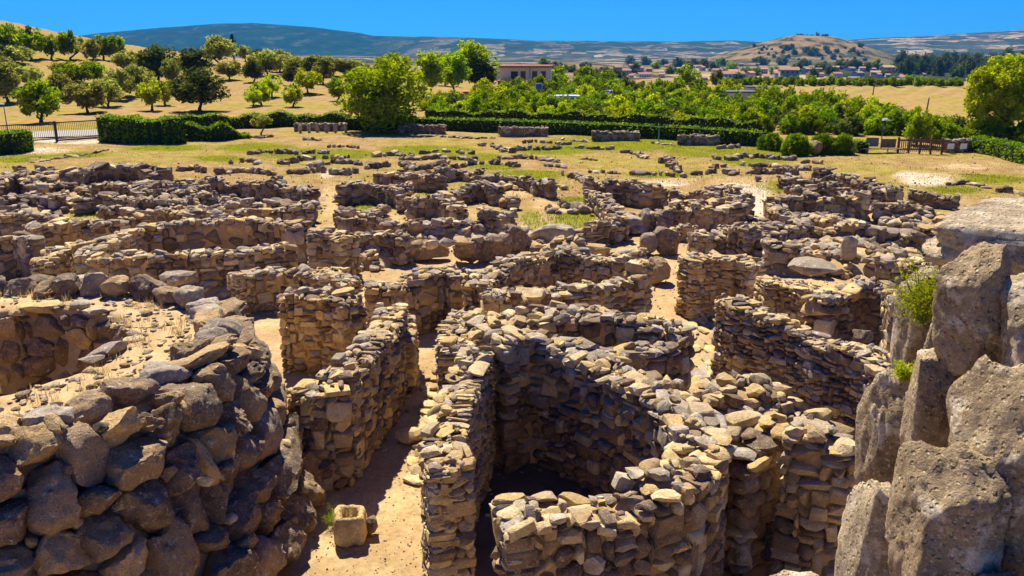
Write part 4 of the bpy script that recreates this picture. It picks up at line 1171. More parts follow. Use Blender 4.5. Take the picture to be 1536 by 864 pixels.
for lab, pts, h, th in [
 ('stone row between the lawn and the middle yard', [(690, 250), (730, 246), (775, 250)], .5, .8), ('dark stone row left of the dry strip', [(560, 236), (590, 232), (615, 236)], .45, .7),
 ('broken stone arc below the stepped cluster', [(745, 240), (790, 238), (835, 242)], .4, .7), ('stone arc above the green lawn', [(840, 262), (870, 268), (880, 274)], .5, .8),
 ('stone row on the lawn near the pale path', [(1040, 262), (1075, 258), (1100, 262)], .45, .8), ('dark stones above the right round hut', [(1120, 262), (1160, 260), (1200, 262)], .5, 1.0),
 ('stones strewn beside the upper spread', [(1060, 252), (1090, 250)], .4, .8), ('low stones left of the ring of boulders', [(20, 258), (60, 254), (90, 258)], .5, .9),
 ('stones right of the ring of boulders', [(250, 258), (280, 254), (310, 258)], .5, .9), ('stones above the long dark wall', [(320, 262), (370, 258), (410, 262)], .5, .9),
 ('stones above the path gap', [(430, 262), (480, 258), (530, 260)], .55, 1.0), ('stone row above the straight yard wall', [(590, 258), (640, 254), (690, 250)], .5, .8),
 ('stones at the pale path mouth', [(1170, 262), (1190, 256), (1215, 254)], .5, .8), ('far stone row below the hedge, left', [(660, 206), (700, 207), (740, 208)], .25, .5),
 ('far stone row below the hedge, middle', [(840, 210), (880, 212)], .25, .5), ('far stone row below the hedge, right', [(975, 216), (1010, 218)], .3, .6)]:
    stone_line(lab, pts, h, th)

# ------------------------------------------------------------------ vegetation
L_OLIVE = leaf_mat('olive_leaves', [(.10, .125, .025), (.24, .25, .05), (.38, .36, .085)], .45)
L_GREEN = leaf_mat('green_leaves', [(.06, .115, .008), (.18, .25, .015), (.35, .38, .03)], .42)
L_LIME = leaf_mat('lime_leaves', [(.16, .22, .01), (.32, .38, .02), (.47, .48, .04)], .45)
L_FRESH = leaf_mat('fresh_leaves', [(.09, .16, .01), (.25, .33, .02), (.43, .47, .04)], .45)
L_DARK = leaf_mat('dark_leaves', [(.04, .06, .014), (.095, .12, .025), (.17, .18, .04)], .3)
L_HEDGE = leaf_mat('hedge_leaves', [(.05, .105, .008), (.15, .24, .012), (.28, .36, .02)], .4)
L_CYP = leaf_mat('conifer_leaves', [(.012, .022, .012), (.03, .045, .018)], .15)
BARK = plain('bark', (.11, .08, .055), .95, 0, .3, 9)
DRY = leaf_mat('dry_grass_blades', [(.38, .27, .10), (.52, .40, .17), (.62, .50, .25)], .3)
GRASS = leaf_mat('grass_blades', [(.40, .28, .13), (.33, .24, .09), (.22, .20, .04)], .3)

def cards(C, S, rs, rnd, elong=1.5, up=0.0):
    "leaf-shaped quads of size S at the points C"
    n = len(C)
    a = rs.normal(size=(n, 3)); a /= np.linalg.norm(a, axis=1, keepdims=True)
    b = rs.normal(size=(n, 3)); b[:, 2] += up; b -= a * (a * b).sum(1, keepdims=True); b /= np.maximum(np.linalg.norm(b, axis=1, keepdims=True), 1e-6)
    S = S[:, None]
    V = np.stack([C - b * S * elong, C + a * S * .62, C + b * S * elong, C - a * S * .62], 1).reshape(-1, 3)
    return V, np.arange(4 * n).reshape(n, 4), np.repeat(rnd, 4)

def crown(name, seed, ncl, per, leaf, mat, shape='round', cl_r=.30, inner=.35, flatbase=.25):
    "unit crown: radius about 1 in x and y, z from 0 to 2"
    rs = np.random.RandomState(seed)
    d = rs.normal(size=(ncl, 3)); d /= np.linalg.norm(d, axis=1, keepdims=True)
    r = np.where(rs.rand(ncl) < inner, rs.uniform(.15, .6, ncl), rs.uniform(.66, .92, ncl))
    lob = 1 + .22 * np.sin(3 * np.arctan2(d[:, 1], d[:, 0]) + seed) * (1 - np.abs(d[:, 2])) + rs.normal(size=ncl) * .07
    c = d * (r * lob)[:, None]
    if shape == 'round': c[:, 2] = np.where(c[:, 2] < 0, c[:, 2] * (1 - flatbase), c[:, 2])
    if shape == 'cone':
        hgt = (c[:, 2] + 1) / 2; k = np.clip(1.15 - hgt, .1, 1); c[:, 0] *= k; c[:, 1] *= k
    if shape == 'tall':
        c[:, 2] = np.sign(c[:, 2]) * np.abs(c[:, 2]) ** .8
    if shape == 'bush':
        c[:, 2] = np.where(c[:, 2] < -.35, -.35 + (c[:, 2] + .35) * .3, c[:, 2]); 
    cr = cl_r * rs.uniform(.7, 1.25, ncl); crnd = rs.rand(ncl)
    k = rs.normal(size=(ncl, per, 3)); k /= np.linalg.norm(k, axis=2, keepdims=True)
    k *= (rs.rand(ncl, per, 1) ** .45) * cr[:, None, None]
    pts = (c[:, None, :] + k).reshape(-1, 3)
    rnd = np.clip(np.repeat(crnd, per) * .6 + rs.rand(ncl * per) * .4, 0, 1)
    pts[:, 2] += 1
    if shape == 'bush': pts[:, 2] = np.maximum((pts[:, 2] - .5) * 1.33, 0.02)
    V, Fq, rr = cards(pts, leaf * rs.uniform(.7, 1.3, len(pts)), rs, rnd)
    return mesh_from(name, V, Fq, mat, attrs={'rnd': rr})

def trunk(name, seed, limbs=5, lean=.1, n=7, r0=.055, bare=.42):
    "unit trunk: height 1, limbs spreading into the crown"
    rs = np.random.RandomState(seed); m = MB()
    top = Vector((rs.normal() * lean, rs.normal() * lean, bare))
    m.tube([(0, 0, -.06), (rs.normal() * .01, rs.normal() * .01, bare * .3), (top.x * .6, top.y * .6, bare * .7), top], [r0 * 1.35, r0, r0 * .85, r0 * .75], n)
    for i in range(limbs):
        a = 6.28 * i / limbs + rs.uniform(-.4, .4); q = rs.uniform(.16, .3)
        e = top + Vector((math.cos(a) * q, math.sin(a) * q, rs.uniform(.25, .42)))
        md = top.lerp(e, .5) + Vector((math.cos(a) * .04, math.sin(a) * .04, 0))
        m.tube([top - Vector((0, 0, .04)), md, e], [r0 * .6, r0 * .4, r0 * .15], 5)
    return m.mesh(name, BARK, True)

CR = {
 'olive': [crown('crown', 10 + i, 64, 46, .082, L_OLIVE, 'round') for i in range(3)],
 'green': [crown('crown', 20 + i, 64, 46, .082, L_GREEN, 'round') for i in range(3)],
 'lime': [crown('crown', 30 + i, 50, 42, .085, L_LIME, 'round', inner=.25) for i in range(2)],
 'dark': [crown('crown', 40 + i, 80, 48, .075, L_DARK, 'round') for i in range(2)],
 'tall': [crown('crown', 50 + i, 84, 46, .07, L_FRESH, 'tall') for i in range(2)],
 'cone': [crown('crown', 60, 70, 34, .05, L_CYP, 'cone', .22)],
 'big': [crown('crown', 70, 150, 56, .045, L_FRESH, 'tall', .26, .4), crown('crown', 71, 110, 46, .05, L_LIME, 'tall', .22, .25)],
 'shrub': [crown('foliage', 80 + i, 52, 40, .09, L_GREEN, 'bush') for i in range(3)] + [crown('foliage', 84, 50, 40, .09, L_HEDGE, 'bush'), crown('foliage', 85, 46, 40, .09, L_LIME, 'bush')],
 'shrubdark': [crown('foliage', 90 + i, 54, 40, .085, L_DARK, 'bush') for i in range(2)],
 'clip': [crown('foliage', 95 + i, 420, 26, .05, L_HEDGE, 'bush', .15, .05) for i in range(2)],
}
TRK = [trunk('trunk', 200 + i) for i in range(4)]
TRKT = [trunk('trunk', 210 + i, 7, .05, 8, .035, .3) for i in range(2)]

TN = [0]
def tree(label, px, py, wpx, hpx, kind, name='tree', cat='tree', group=None, bare=.3, at=None, rot=None):
    "px,py the foot of the trunk in the photograph; wpx,hpx the spread and height there"
    TN[0] += 1; rs = np.random.RandomState(3000 + TN[0])
    c = at if at is not None else G(px, py)
    d = depth(c); w, h = wpx * d / F, hpx * d / F
    root = thing(name, label, cat, c[:], rs.uniform(0, 6.28), group)
    tr = link('trunk', (TRKT if kind in ('tall', 'big') else TRK)[TN[0] % (2 if kind in ('tall', 'big') else 4)], root)
    tr.scale = (h * (.8 if kind != 'tall' else .8), h * .8, h * .8 / .84 * (bare + .45))
    cr = link('crown', CR[kind][TN[0] % len(CR[kind])] if kind != 'big' else CR['big'][0], root)
    ch = h * (1 - bare)
    cr.location = (0, 0, h * bare - .05 * h); cr.scale = (w / 2 * 1.08, w / 2 * 1.08, (ch + .05 * h) / 2 * 1.04)
    return root

def shrub(label, px, py, wpx, hpx, kind='shrub', k=None, name='shrub', cat='shrub', group=None, at=None, y0=20.0):
    TN[0] += 1; rs = np.random.RandomState(6000 + TN[0])
    c = at if at is not None else G(px, py, y0)
    d = depth(c); w, h = wpx * d / F, hpx * d / F
    root = thing(name, label, cat, c[:], rs.uniform(0, 6.28), group)
    fo = link('foliage', CR[kind][(TN[0] if k is None else k) % len(CR[kind])], root)
    fo.scale = (w / 2 * .92, w / 2 * .92, h / 2)
    st = link('stem', TRK[TN[0] % 4], root); st.scale = (h * .6, h * .6, h * .6)
    return root

# orchard on the left slope
ORCH = [ # px, foot, width, height, kind, label
 (62, 184, 56, 60, 'green', 'round olive tree nearest the sliding gate'),
 (132, 170, 56, 46, 'olive', 'broad bushy olive right of the tree by the gate'),
 (12, 154, 46, 54, 'olive', 'olive tree at the left edge above the fence'),
 (300, 167, 76, 60, 'dark', 'wide dark round tree low on the orchard slope'),
 (228, 166, 34, 44, 'lime', 'small lime-green tree with a bare trunk left of the dark round tree'),
 (248, 158, 28, 36, 'lime', 'second small lime tree beside the dark round tree'),
 (163, 160, 40, 40, 'olive', 'olive behind the broad bushy olive'),
 (205, 144, 42, 46, 'olive', 'olive in the middle of the slope, left of the tall dark pair'),
 (180, 150, 40, 42, 'olive', 'olive between the two middle rows'),
 (92, 150, 36, 38, 'olive', 'olive behind the tree by the gate'),
 (112, 132, 44, 34, 'green', 'green olive mid slope under the tree row'),
 (100, 122, 40, 28, 'green', 'small round olive high on the slope, left'),
 (142, 124, 34, 30, 'green', 'round olive high on the slope beside another'),
 (45, 130, 36, 30, 'olive', 'olive clump on the left slope, half hidden'),
 (8, 118, 40, 30, 'olive', 'pale olive on the far left slope'),
 (24, 98, 46, 28, 'olive', 'grey-green spreading olive high on the left'),
 (238, 124, 58, 52, 'dark', 'tall dark tree left of the dark pair, mid slope'),
 (258, 128, 26, 36, 'olive', 'slim olive right of the tall dark tree'),
 (292, 114, 50, 38, 'dark', 'dark rounded tree behind the wide dark one'),
 (190, 108, 38, 30, 'olive', 'thin olive at the slope crest'),
 (48, 90, 38, 46, 'green', 'bright green tree on the crest, far left'),
 (16, 92, 44, 52, 'green', 'tall green trees at the left corner crest'),
 (78, 90, 24, 36, 'green', 'slim dark-stemmed tree on the crest'),
 (106, 90, 34, 40, 'green', 'round crest tree with bare trunk'),
 (140, 94, 24, 32, 'olive', 'leaning crest tree, left of the broad one'),
 (156, 91, 40, 36, 'green', 'broad crest tree with a flat crown'),
 (176, 90, 26, 34, 'green', 'last crest tree before the plateau'),
 (330, 98, 44, 40, 'olive', 'tall olive on the crest under the dark conifer'),
 (344, 120, 36, 28, 'olive', 'grey olive standing clear on bare ground'),
 (381, 124, 28, 32, 'dark', 'dark small tree right of the grey olive'),
 (368, 92, 20, 22, 'olive', 'small crest olive right of the conifer'),
 (402, 114, 44, 38, 'olive', 'olive with a forked trunk on the right of the crest'),
 (390, 98, 30, 22, 'dark', 'dark spreading crest tree'),
 (420, 108, 40, 30, 'olive', 'olive in the dense grove on the right crest'),
 (445, 112, 44, 26, 'olive', 'second olive of the dense right grove'),
 (472, 114, 44, 28, 'olive', 'third olive of the dense right grove'),
 (500, 114, 44, 26, 'olive', 'fourth olive of the dense right grove'),
 (530, 116, 42, 26, 'olive', 'last olive of the dense grove by the lone tree'),
 (485, 126, 30, 36, 'olive', 'olive with dark trunk below the grove'),
 (440, 128, 28, 26, 'dark', 'dark olive behind the lime trees'),
 (462, 140, 40, 34, 'lime', 'taller lime tree in the middle of the slope'),
 (440, 160, 28, 32, 'lime', 'small lime bush in front of the taller lime tree'),
 (408, 146, 30, 30, 'lime', 'lime tree left of the small lime bush'),
 (392, 158, 30, 34, 'lime', 'bright lime bush on the slope'),
 (380, 160, 24, 26, 'lime', 'yellowest lime bush at the left of its cluster'),
 (507, 152, 30, 34, 'green', 'small dark-green tree on a stem left of the lone tree'),
]
for px, py, w, h, kind, lab in ORCH:
    tree(lab, px, py, w, h, kind, name='olive_tree' if kind == 'olive' else 'orchard_tree', group='trees of the orchard slope', bare=.13)
tree('dark pointed conifer on the orchard crest', 351, 90, 18, 36, 'cone', name='conifer_tree', bare=.08)
tree('large bright-green lone tree standing at the hedge', 574, 198, 124, 100, 'big', name='lone_tree', bare=.08)
for px, py, w, h, kind, lab in [
 (595, 128, 44, 46, 'tall', 'upright tree behind the lone tree'), (646, 142, 46, 58, 'tall', 'tall green tree with bare trunk right of the lone tree'),
 (682, 140, 44, 58, 'tall', 'slender twin-stemmed tree beside the house'), (712, 138, 58, 68, 'tall', 'tallest poplar-like tree left of the house'),
 (724, 140, 44, 44, 'dark', 'dark low tree at the foot of the tallest one'), (668, 128, 34, 44, 'tall', 'back tree between the tall ones')]:
    tree(lab, px, py, w, h, kind, name='tall_tree', group='tall trees left of the house', bare=.25)
# big tree at the right edge
def right_tree():
    c = G(1500, 214); d = depth(c)
    root = thing('poplar_tree', 'large light-green tree filling the right edge', 'tree', c[:])
    h = 132 * d / F
    t_ = link('trunk', TRKT[0], root); t_.scale = (h, h, h * .9)
    for dx, dz, w, k in ((-2.2, .30, 70, 1), (1.6, .22, 90, 1), (.2, .42, 80, 1), (-1.0, .16, 70, 1)):
        o = link('crown', CR['big'][k], root); o.location = (dx, dx * .3, h * dz); o.scale = (w * d / F / 2, w * d / F / 2, h * .28)
        o.rotation_euler = (0, 0, dx)
right_tree()
tree('dark upright young tree in front of the bare field', 1374, 218, 34, 54, 'tall', name='young_tree', bare=.1)
tree('small planted tree with a round crown on the near grass', 392, 203, 26, 30, 'olive', name='small_tree', bare=.4)

# thicket of shrubs between hedge and car park
rs = np.random.RandomState(99)
SH = []
for i in range(6000):
    x, y = rs.uniform(640, 1345), rs.uniform(128, 203)
    lo = np.interp(x, [640, 760, 900, 1100, 1200, 1345], [158, 140, 132, 148, 160, 180]); hi = np.interp(x, [640, 1000, 1140, 1345], [182, 190, 200, 216])
    if y < lo or y > hi: continue
    if 640 < x < 690 and y < 150: continue
    if 812 < x < 950 and 146 < y < 174 and rs.rand() < .75: continue
    w = np.interp(y, [130, 205], [26, 44]) * rs.uniform(.8, 1.25)
    if any(abs(x - a) < .31 * (w + b_) and abs(y - c_) < 3.6 for a, c_, b_ in SH): continue
    SH.append((x, y, w))
SH = SH[:230]
ZONES = [(800, 'below the pale house'), (960, 'round the car park'), (1130, 'below the far village'), (1400, 'before the bare field')]
CNT = {}
for i, (x, y, w) in enumerate(sorted(SH)):
    kind = 'shrubdark' if rs.rand() < .13 else 'shrub'
    lo = np.interp(x, [640, 760, 900, 1100, 1200, 1345], [158, 140, 132, 148, 160, 180]); hi = np.interp(x, [640, 1000, 1140, 1345], [182, 190, 200, 216])
    q = (y - lo) / (hi - lo); row = 'back' if q < .33 else ('middle' if q < .66 else 'front'); zn = next(b_ for a, b_ in ZONES if x < a)
    k = 0 if kind == 'shrubdark' else rs.randint(5)
    look = 'dark' if kind == 'shrubdark' else ('lime-green' if k == 4 else 'green')
    key = (look, row, zn); CNT[key] = CNT.get(key, 0) + 1
    shrub('%s shrub %s, %s from left in the %s of the thicket' % (look, zn, ORD[CNT[key] - 1], row), x, y, w, w * rs.uniform(.62, .95), kind, k=k, name='thicket_shrub', group='shrubs of the thicket behind the hedge')
for px, py, w, h, kind, lab in [
 (772, 142, 44, 26, 'shrubdark', 'dark shrub before the pale house'), (835, 128, 40, 28, 'shrub', 'shrub right of the pale house'), (880, 132, 40, 34, 'shrub', 'tall shrub beside the car park'),
 (914, 134, 40, 30, 'shrub', 'round shrub behind the parked cars'), (942, 146, 28, 36, 'shrubdark', 'dark round tree between the parked cars and thicket'),
 (1032, 126, 38, 26, 'shrub', 'rounded tree in front of the far village'), (1074, 126, 22, 24, 'shrubdark', 'dark small tree right of the rounded one'),
 (742, 178, 46, 32, 'shrub', 'round bush at the hedge below the house'), (658, 176, 34, 26, 'shrub', 'round bush by the lamp near the lone tree'), (692, 176, 40, 26, 'shrub', 'twin bush right of the lamp'),
 (720, 160, 48, 22, 'shrub', 'clipped hedge bush before the tall trees')]:
    shrub(lab, px, py, w, h, kind, name='round_shrub')
# right-hand mass of bushes below the big tree
for i in range(26):
    x = 1395 + (i % 9) * 19 + rs.uniform(-6, 6); y = 204 + (i // 9) * 5 + (x - 1400) * .06
    shrub('bush in the bank under the big right tree, %s from left in the %s row' % (ORD[i % 9], ('back', 'middle', 'front')[i // 9]), x, y, 40, 30 + 6 * rs.rand(), 'shrubdark' if rs.rand() < .35 else 'shrub', k=rs.randint(0, 4), name='bank_bush', group='bushes under the right tree')
# tree line beyond the bare field and the dark wood by the village
for i in range(46):
    x = 1085 + i * 7.8 + rs.uniform(-3, 3)
    shrub('small tree in the row beyond the bare field, %s from the left' % ORD[i], x, 128.5 + rs.uniform(-1.5, 1.0), 15, 12 + rs.uniform(-2, 3), 'shrub', k=rs.randint(0, 4), name='field_edge_tree', cat='tree', group='row of trees beyond the bare field')
for i in range(34):
    x = 1350 + i * 5.6 + rs.uniform(0, 3); y = 112 + rs.uniform(-10, 4)
    shrub('dark tree in the wood right of the village, %s from the left' % ORD[i], x, y, 22, 24 + rs.uniform(-4, 8), 'shrubdark', y0=450.0, name='wood_tree', cat='tree', group='dark wood right of the village')
for i in range(44):
    x = 800 + i * 12.7 + rs.uniform(0, 6); y = rs.uniform(96, 121)
    shrub('tree among the far village roofs, %s from the left' % ORD[i], x, y, 19, 13 + rs.uniform(-2, 4), 'shrubdark' if rs.rand() < .6 else 'shrub', k=rs.randint(0, 3), y0=450.0, name='village_tree', cat='tree', group='trees among the far houses')
for i in range(46):
    x = 1130 + i * 3.7 + rs.uniform(0, 2); y = rs.uniform(70, 94); sz_ = rs.uniform(3, 9)
    shrub('dark bush on the castle hill, %s from the left' % ORD[i], x, y, sz_ * 1.4, sz_, 'shrubdark', y0=1500.0, name='hill_bush', group='bushes on the castle hill')

# hedges
def hedge(label, pts, h, th, leaf=.075, dens=42, mat=None, name='hedge', lumps=.0):
    TN[0] += 1; rs = np.random.RandomState(8000 + TN[0])
    wp = catmull([Vector((*P(x, y, 0).to_2d(), 0)) for x, y in pts], .6)
    ln = Line(wp); c0 = wp[len(wp) // 2]
    root = thing(name, label, 'hedge', (c0.x, c0.y, 0))
    m = MB(); n = max(2, int(ln.L / .8)); V_, F_ = [], []
    lump = lambda u: 1 + lumps * math.sin(u * 1.9 + 1) * .5 + lumps * math.sin(u * .83) * .5
    for i in range(n + 1):
        u = ln.L * i / n; p, d = ln.at(u); nn = Vector((d.y, -d.x, 0)); hw = th / 2 - .1; hh = h * lump(u) - .12
        for s, z in ((-1, -.1), (-1, hh), (1, hh), (1, -.1)):
            q = p + nn * s * hw - c0; V_.append((q.x, q.y, z))
    for i in range(n):
        for k in range(3): F_.append((i * 4 + k, i * 4 + k + 1, i * 4 + k + 5, i * 4 + k + 4))
    F_ += [(3, 2, 1, 0), (n * 4, n * 4 + 1, n * 4 + 2, n * 4 + 3)]
    link('branches', mesh_from('branches', V_, F_, L_DARKCORE), root)
    N = int(ln.L * (2 * h + th) * dens); C = np.zeros((N, 3)); rr = np.zeros(N)
    for i in range(N):
        u = rs.uniform(0, ln.L); p, d = ln.at(u); nn = Vector((d.y, -d.x, 0)); hh = h * lump(u)
        s = rs.uniform(0, 2 * hh + th)
        if s < hh: off, z = -th / 2, s
        elif s < hh + th: off, z = s - hh - th / 2, hh
        else: off, z = th / 2, s - hh - th
        q = p + nn * (off + rs.normal() * .05) - c0
        C[i] = (q.x, q.y, max(.03, z + rs.normal() * .05)); rr[i] = .5 + .5 * mnoise.noise(Vector((q.x * .9, q.y * .9, z * 1.5))) + rs.normal() * .2
    V_, Fq, r3 = cards(C, leaf * rs.uniform(.7, 1.4, N), rs, np.clip(rr, 0, 1))
    link('foliage', mesh_from('foliage', V_, Fq, mat or L_HEDGE, attrs={'rnd': r3}), root)
L_DARKCORE = plain('hedge_core', (.02, .03, .008), .95)
hedge('long clipped hedge closing the grass field', [(520, 194), (640, 195), (780, 199), (900, 204), (1020, 210), (1145, 219)], 1.25, 1.1, .085, 26)
hedge('second hedge line behind the long clipped hedge', [(640, 186), (800, 188), (960, 194), (1130, 204)], 1.5, 1.2, .10, 18, L_GREEN, lumps=.2)
hedge('bright trimmed hedge beside the sliding gate', [(158, 212), (200, 214), (240, 215), (272, 212)], 2.2, 1.6, .085, 44, lumps=.1)
hedge('low bushy hedge right of the trimmed gate hedge', [(278, 210), (320, 210), (372, 207)], 1.1, 1.3, .085, 40, lumps=.7)
hedge('dark hedge running from the gate to the lone tree', [(275, 196), (350, 192), (430, 190), (470, 192), (520, 193)], 1.4, 1.2, .085, 30, lumps=.25)
hedge('hedge piece cut by the left edge beside the gate', [(-30, 232), (10, 231), (40, 226)], 1.7, 1.5, .085, 40)
hedge('low hedge at the right edge below the bank', [(1462, 226), (1500, 235), (1550, 248)], 1.2, 1.2, .085, 34)
hedge('short dark hedge right of the clipped bushes', [(1282, 229), (1298, 229)], 1.0, 1.0, .085, 34)
for px, py, w, h, lab in [(1156, 226, 40, 28, 'leftmost of four clipped round bushes by the lawn'), (1192, 233, 50, 33, 'largest of four clipped round bushes, second from left'),
                          (1232, 231, 42, 32, 'third of four clipped round bushes, behind the leaning stone'), (1264, 231, 38, 31, 'rightmost of four clipped round bushes')]:
    shrub(lab, px, py, w, h, 'clip', name='clipped_bush', cat='bush')

# grass and weeds
def blades(name, label, pts, hmin, hmax, wd_, mat, per, spread, rs):
    n = len(pts) * per
    base = np.repeat(np.array(pts), per, axis=0) + np.concatenate([rs.normal(size=(n, 2)) * spread, np.zeros((n, 1))], 1)
    h = rs.uniform(hmin, hmax, n); a = rs.uniform(0, 6.28, n); ln = rs.uniform(.1, .6, n)
    dx = np.stack([np.cos(a), np.sin(a), np.zeros(n)], 1); sx = np.stack([-np.sin(a), np.cos(a), np.zeros(n)], 1) * wd_
    tip = base + dx * (h * ln)[:, None]; tip[:, 2] += h
    V_ = np.stack([base - sx, base + sx, tip], 1).reshape(-1, 3)
    o = link(name, mesh_from(name, V_, np.arange(3 * n).reshape(n, 3), mat, attrs={'rnd': np.repeat(rs.rand(n), 3)}))
    return tag(o, label, 'grass', None, 'stuff')
rs = np.random.RandomState(12)
tw = []
for i in range(420):
    an, r = rs.uniform(0, 6.28), rs.uniform(2.6, 4.15)
    p = Vector((TC.x + r * math.cos(an), TC.y + .2 + r * math.sin(an), 0)); p.z = TH - .17 + .09 * mnoise.noise(Vector(((p.x - TC.x) * 1.6, (p.y - TC.y) * 1.6, 3))) + .05 * mnoise.noise(Vector(((p.x - TC.x) * 5, (p.y - TC.y) * 5, 9)))
    if mnoise.noise(Vector((p.x * .8, p.y * .8, 0))) > -.05: tw.append(p[:])
blades('dry_grass', 'dry straw tufts growing on top of the boulder tower', tw, .05, .22, .006, DRY, 14, .07, rs)
gr = []
for i in range(15000):
    p = P(rs.uniform(-60, 1600), rs.uniform(196, 300), 0)
    if 46 < p.y < 92: gr.append((p.x, p.y, float(hz(p.x, p.y)) - .01))
blades('field_grass', 'short dry grass over the open field', gr, .03, .11, .02, GRASS, 6, .22, rs)
gl = []
for cx, cy, rx, ry in GREEN:
    for i in range(int(rx * ry * .55)):
        a, r = rs.uniform(0, 6.28), math.sqrt(rs.rand()); p = P(cx + rx * r * math.cos(a), cy + ry * r * math.sin(a), 0)
        gl.append((p.x, p.y, float(hz(p.x, p.y)) - .01))
blades('green_grass', 'fresh green grass in patches between the ruins', gl, .05, .15, .016, L_GREEN, 4, .15, rs)
def herb(label, c, h, n, seed, fl=False):
    rs = np.random.RandomState(seed); root = thing('wild_plant', label, 'plant', c[:]); m = MB(); L = []
    for i in range(n):
        a = rs.uniform(0, 6.28); q = rs.uniform(.1, .55); e = Vector((math.cos(a) * q * h, math.sin(a) * q * h, h * rs.uniform(.5, 1)))
        m.tube([(0, 0, 0), e * .5 + Vector((0, 0, .05 * h)), e], [.006, .004, .002], 4)
        for j in range(110): L.append(tuple(e * rs.uniform(.3, 1.05) + Vector(rs.normal(size=3) * .05 * h / .4)))
    m.build('stems', plain('stem_green', (.14, .17, .03)), root)
    V_, Fq, rr = cards(np.array(L), np.full(len(L), .006), rs, rs.rand(len(L)), 2.4)
    link('leaves', mesh_from('leaves', V_, Fq, L_LIME, attrs={'rnd': rr}), root)
herb('feathery yellow-green plant growing from the great boulders', D(1382, 488, 5.75), .42, 26, 1)
herb('small green weed in a crack of the great boulders', D(1441, 548, 4.9), .12, 9, 2)
herb('tiny weed on the ledge left of the small green one', D(1358, 572, 5.3), .12, 8, 3)
herb('green weed at the foot of the boulder tower', P(500, 790, 0), .35, 10, 4)
herb('weed low on the great boulders near the bottom edge', D(1332, 768, 4.6), .09, 7, 5)

# ------------------------------------------------------------------ fences, signs, benches of stone
STEEL = plain('grey_steel', (.13, .14, .15), .5, .6)
DSTEEL = plain('dark_steel', (.035, .04, .045), .5, .3)
WOOD = plain('weathered_wood', (.20, .13, .08), .9, 0, .25, 5)
RWOOD = plain('reddish_wood', (.17, .085, .05), .85, 0, .25, 5)
def fence():
    a, b_ = P(-15, 219, 0), P(152, 207, 0)
    root = thing('sliding_gate', 'dark metal sliding gate of thin bars beside the left hedge', 'gate', a[:], math.atan2((b_ - a).y, (b_ - a).x))
    L = (b_ - a).length; h = 1.65
    for u in (.0, L * .58, L): MB().box(u - .09, u + .09, -.09, .09, -.2, h + .15).build('post', DSTEEL, root)
    for z in (.22, h): MB().box(0, L, -.035, .035, z - .045, z + .045).build('rail', DSTEEL, root)
    m = MB()
    for i in range(int(L / .16)): m.box(i * .16 - .014, i * .16 + .014, -.014, .014, .2, h)
    tag(m.build('bars', DSTEEL, root), kind='stuff')
    MB().box(L * .58, L, -.06, .06, .0, .14).build('track_beam', DSTEEL, root)
fence()
def access_road():
    V_ = [P(-60, 204, 0), P(150, 197, 0), P(150, 206, 0), P(-60, 214, 0)]
    o = link('road', mesh_from('road', [(v.x, v.y + 2.0, .06) for v in V_], [(0, 1, 2, 3)], plain('pale_asphalt', (.34, .31, .28), .9, 0, .1, 2)))
    tag(o, kind='structure')
access_road()
DB = [('dark stone bench block below the tall trees', 597, 668, 200), ('dark stone bench block at the hedge, mid field', 748, 822, 204), ('dark stone bench block at the hedge, right of mid field', 888, 960, 211), ('dark stone bench block nearest the clipped bushes', 1017, 1080, 217)]
for lab, x0, x1, y in DB:
    a, b_ = P(x0, y, 0), P(x1, y + 1.5, 0)
    wall(lab, None, th=.8, size=.34, tan=0, wea=.25, top_tan=0, top_wea=.3, name='stone_bench', cat='bench', jag=.02, world=[(a.x, a.y + .4, .8), ((a.x + b_.x) / 2, (a.y + b_.y) / 2 + .4, .8), (b_.x, b_.y + .4, .8)], minpx=5.0, fams=('block',))
a, b_ = P(440, 197, 0), P(520, 196, 0)
wall('dark stone bench with upright stones, left of the lone tree', None, th=.7, size=.34, tan=0, wea=.2, top_tan=0, name='stone_bench', cat='bench', jag=.02, world=[(a.x, a.y + .4, .7), ((a.x + b_.x) / 2, (a.y + b_.y) / 2 + .4, .7), (b_.x, b_.y + .4, .7)], minpx=5.0)
for i, x in enumerate((450, 463, 476, 490, 503, 518)):
    boulder('%s of six upright grey stones on the dark bench left of the lone tree' % ORD[i], x, 199, 6, 14, 0, 2, fam='block', k=i, group='upright stones of the left bench', name='upright_stone', cat='stone')
def wooden_gate():
    a, b_ = P(1346, 229, 0), P(1412, 230, 0)
    root = thing('wooden_gate', 'reddish wooden paling gate right of the sign boards', 'gate', a[:], math.atan2((b_ - a).y, (b_ - a).x)); L = (b_ - a).length
    for k in range(5): MB().box(L * k / 4 - .07, L * k / 4 + .07, -.07, .07, -.1, 1.25).build('post', RWOOD, root)
    for z in (.3, 1.0): MB().box(0, L, -.10, -.075, z - .06, z + .06).build('rail', RWOOD, root)
    for k in range(22): MB().box(L * (k + .3) / 22, L * (k + .75) / 22, -.07, -.04, .12, 1.12).build('paling', RWOOD, root)
wooden_gate()
a, b_ = P(1414, 228, 0), P(1456, 226, 0)
wall('dark stone block with pale notices right of the wooden gate', None, th=.8, size=.34, tan=0, wea=.1, top_tan=0, name='stone_bench', cat='bench', jag=.02, world=[(a.x, a.y, .95), (b_.x, b_.y, .95)], minpx=5.0)
def simple(name, label, cat, base, parts, rz=0):
    root = thing(name, label, cat, base[:], rz)
    for nm, mat, boxes in parts:
        m = MB()
        for bx in boxes: m.box(*bx)
        m.build(nm, mat, root)
    return root
WHITE = plain('white_paint', (.75, .75, .73), .6, 0, .04)
BLUE = plain('blue_paint', (.06, .16, .33), .5, 0, .05)
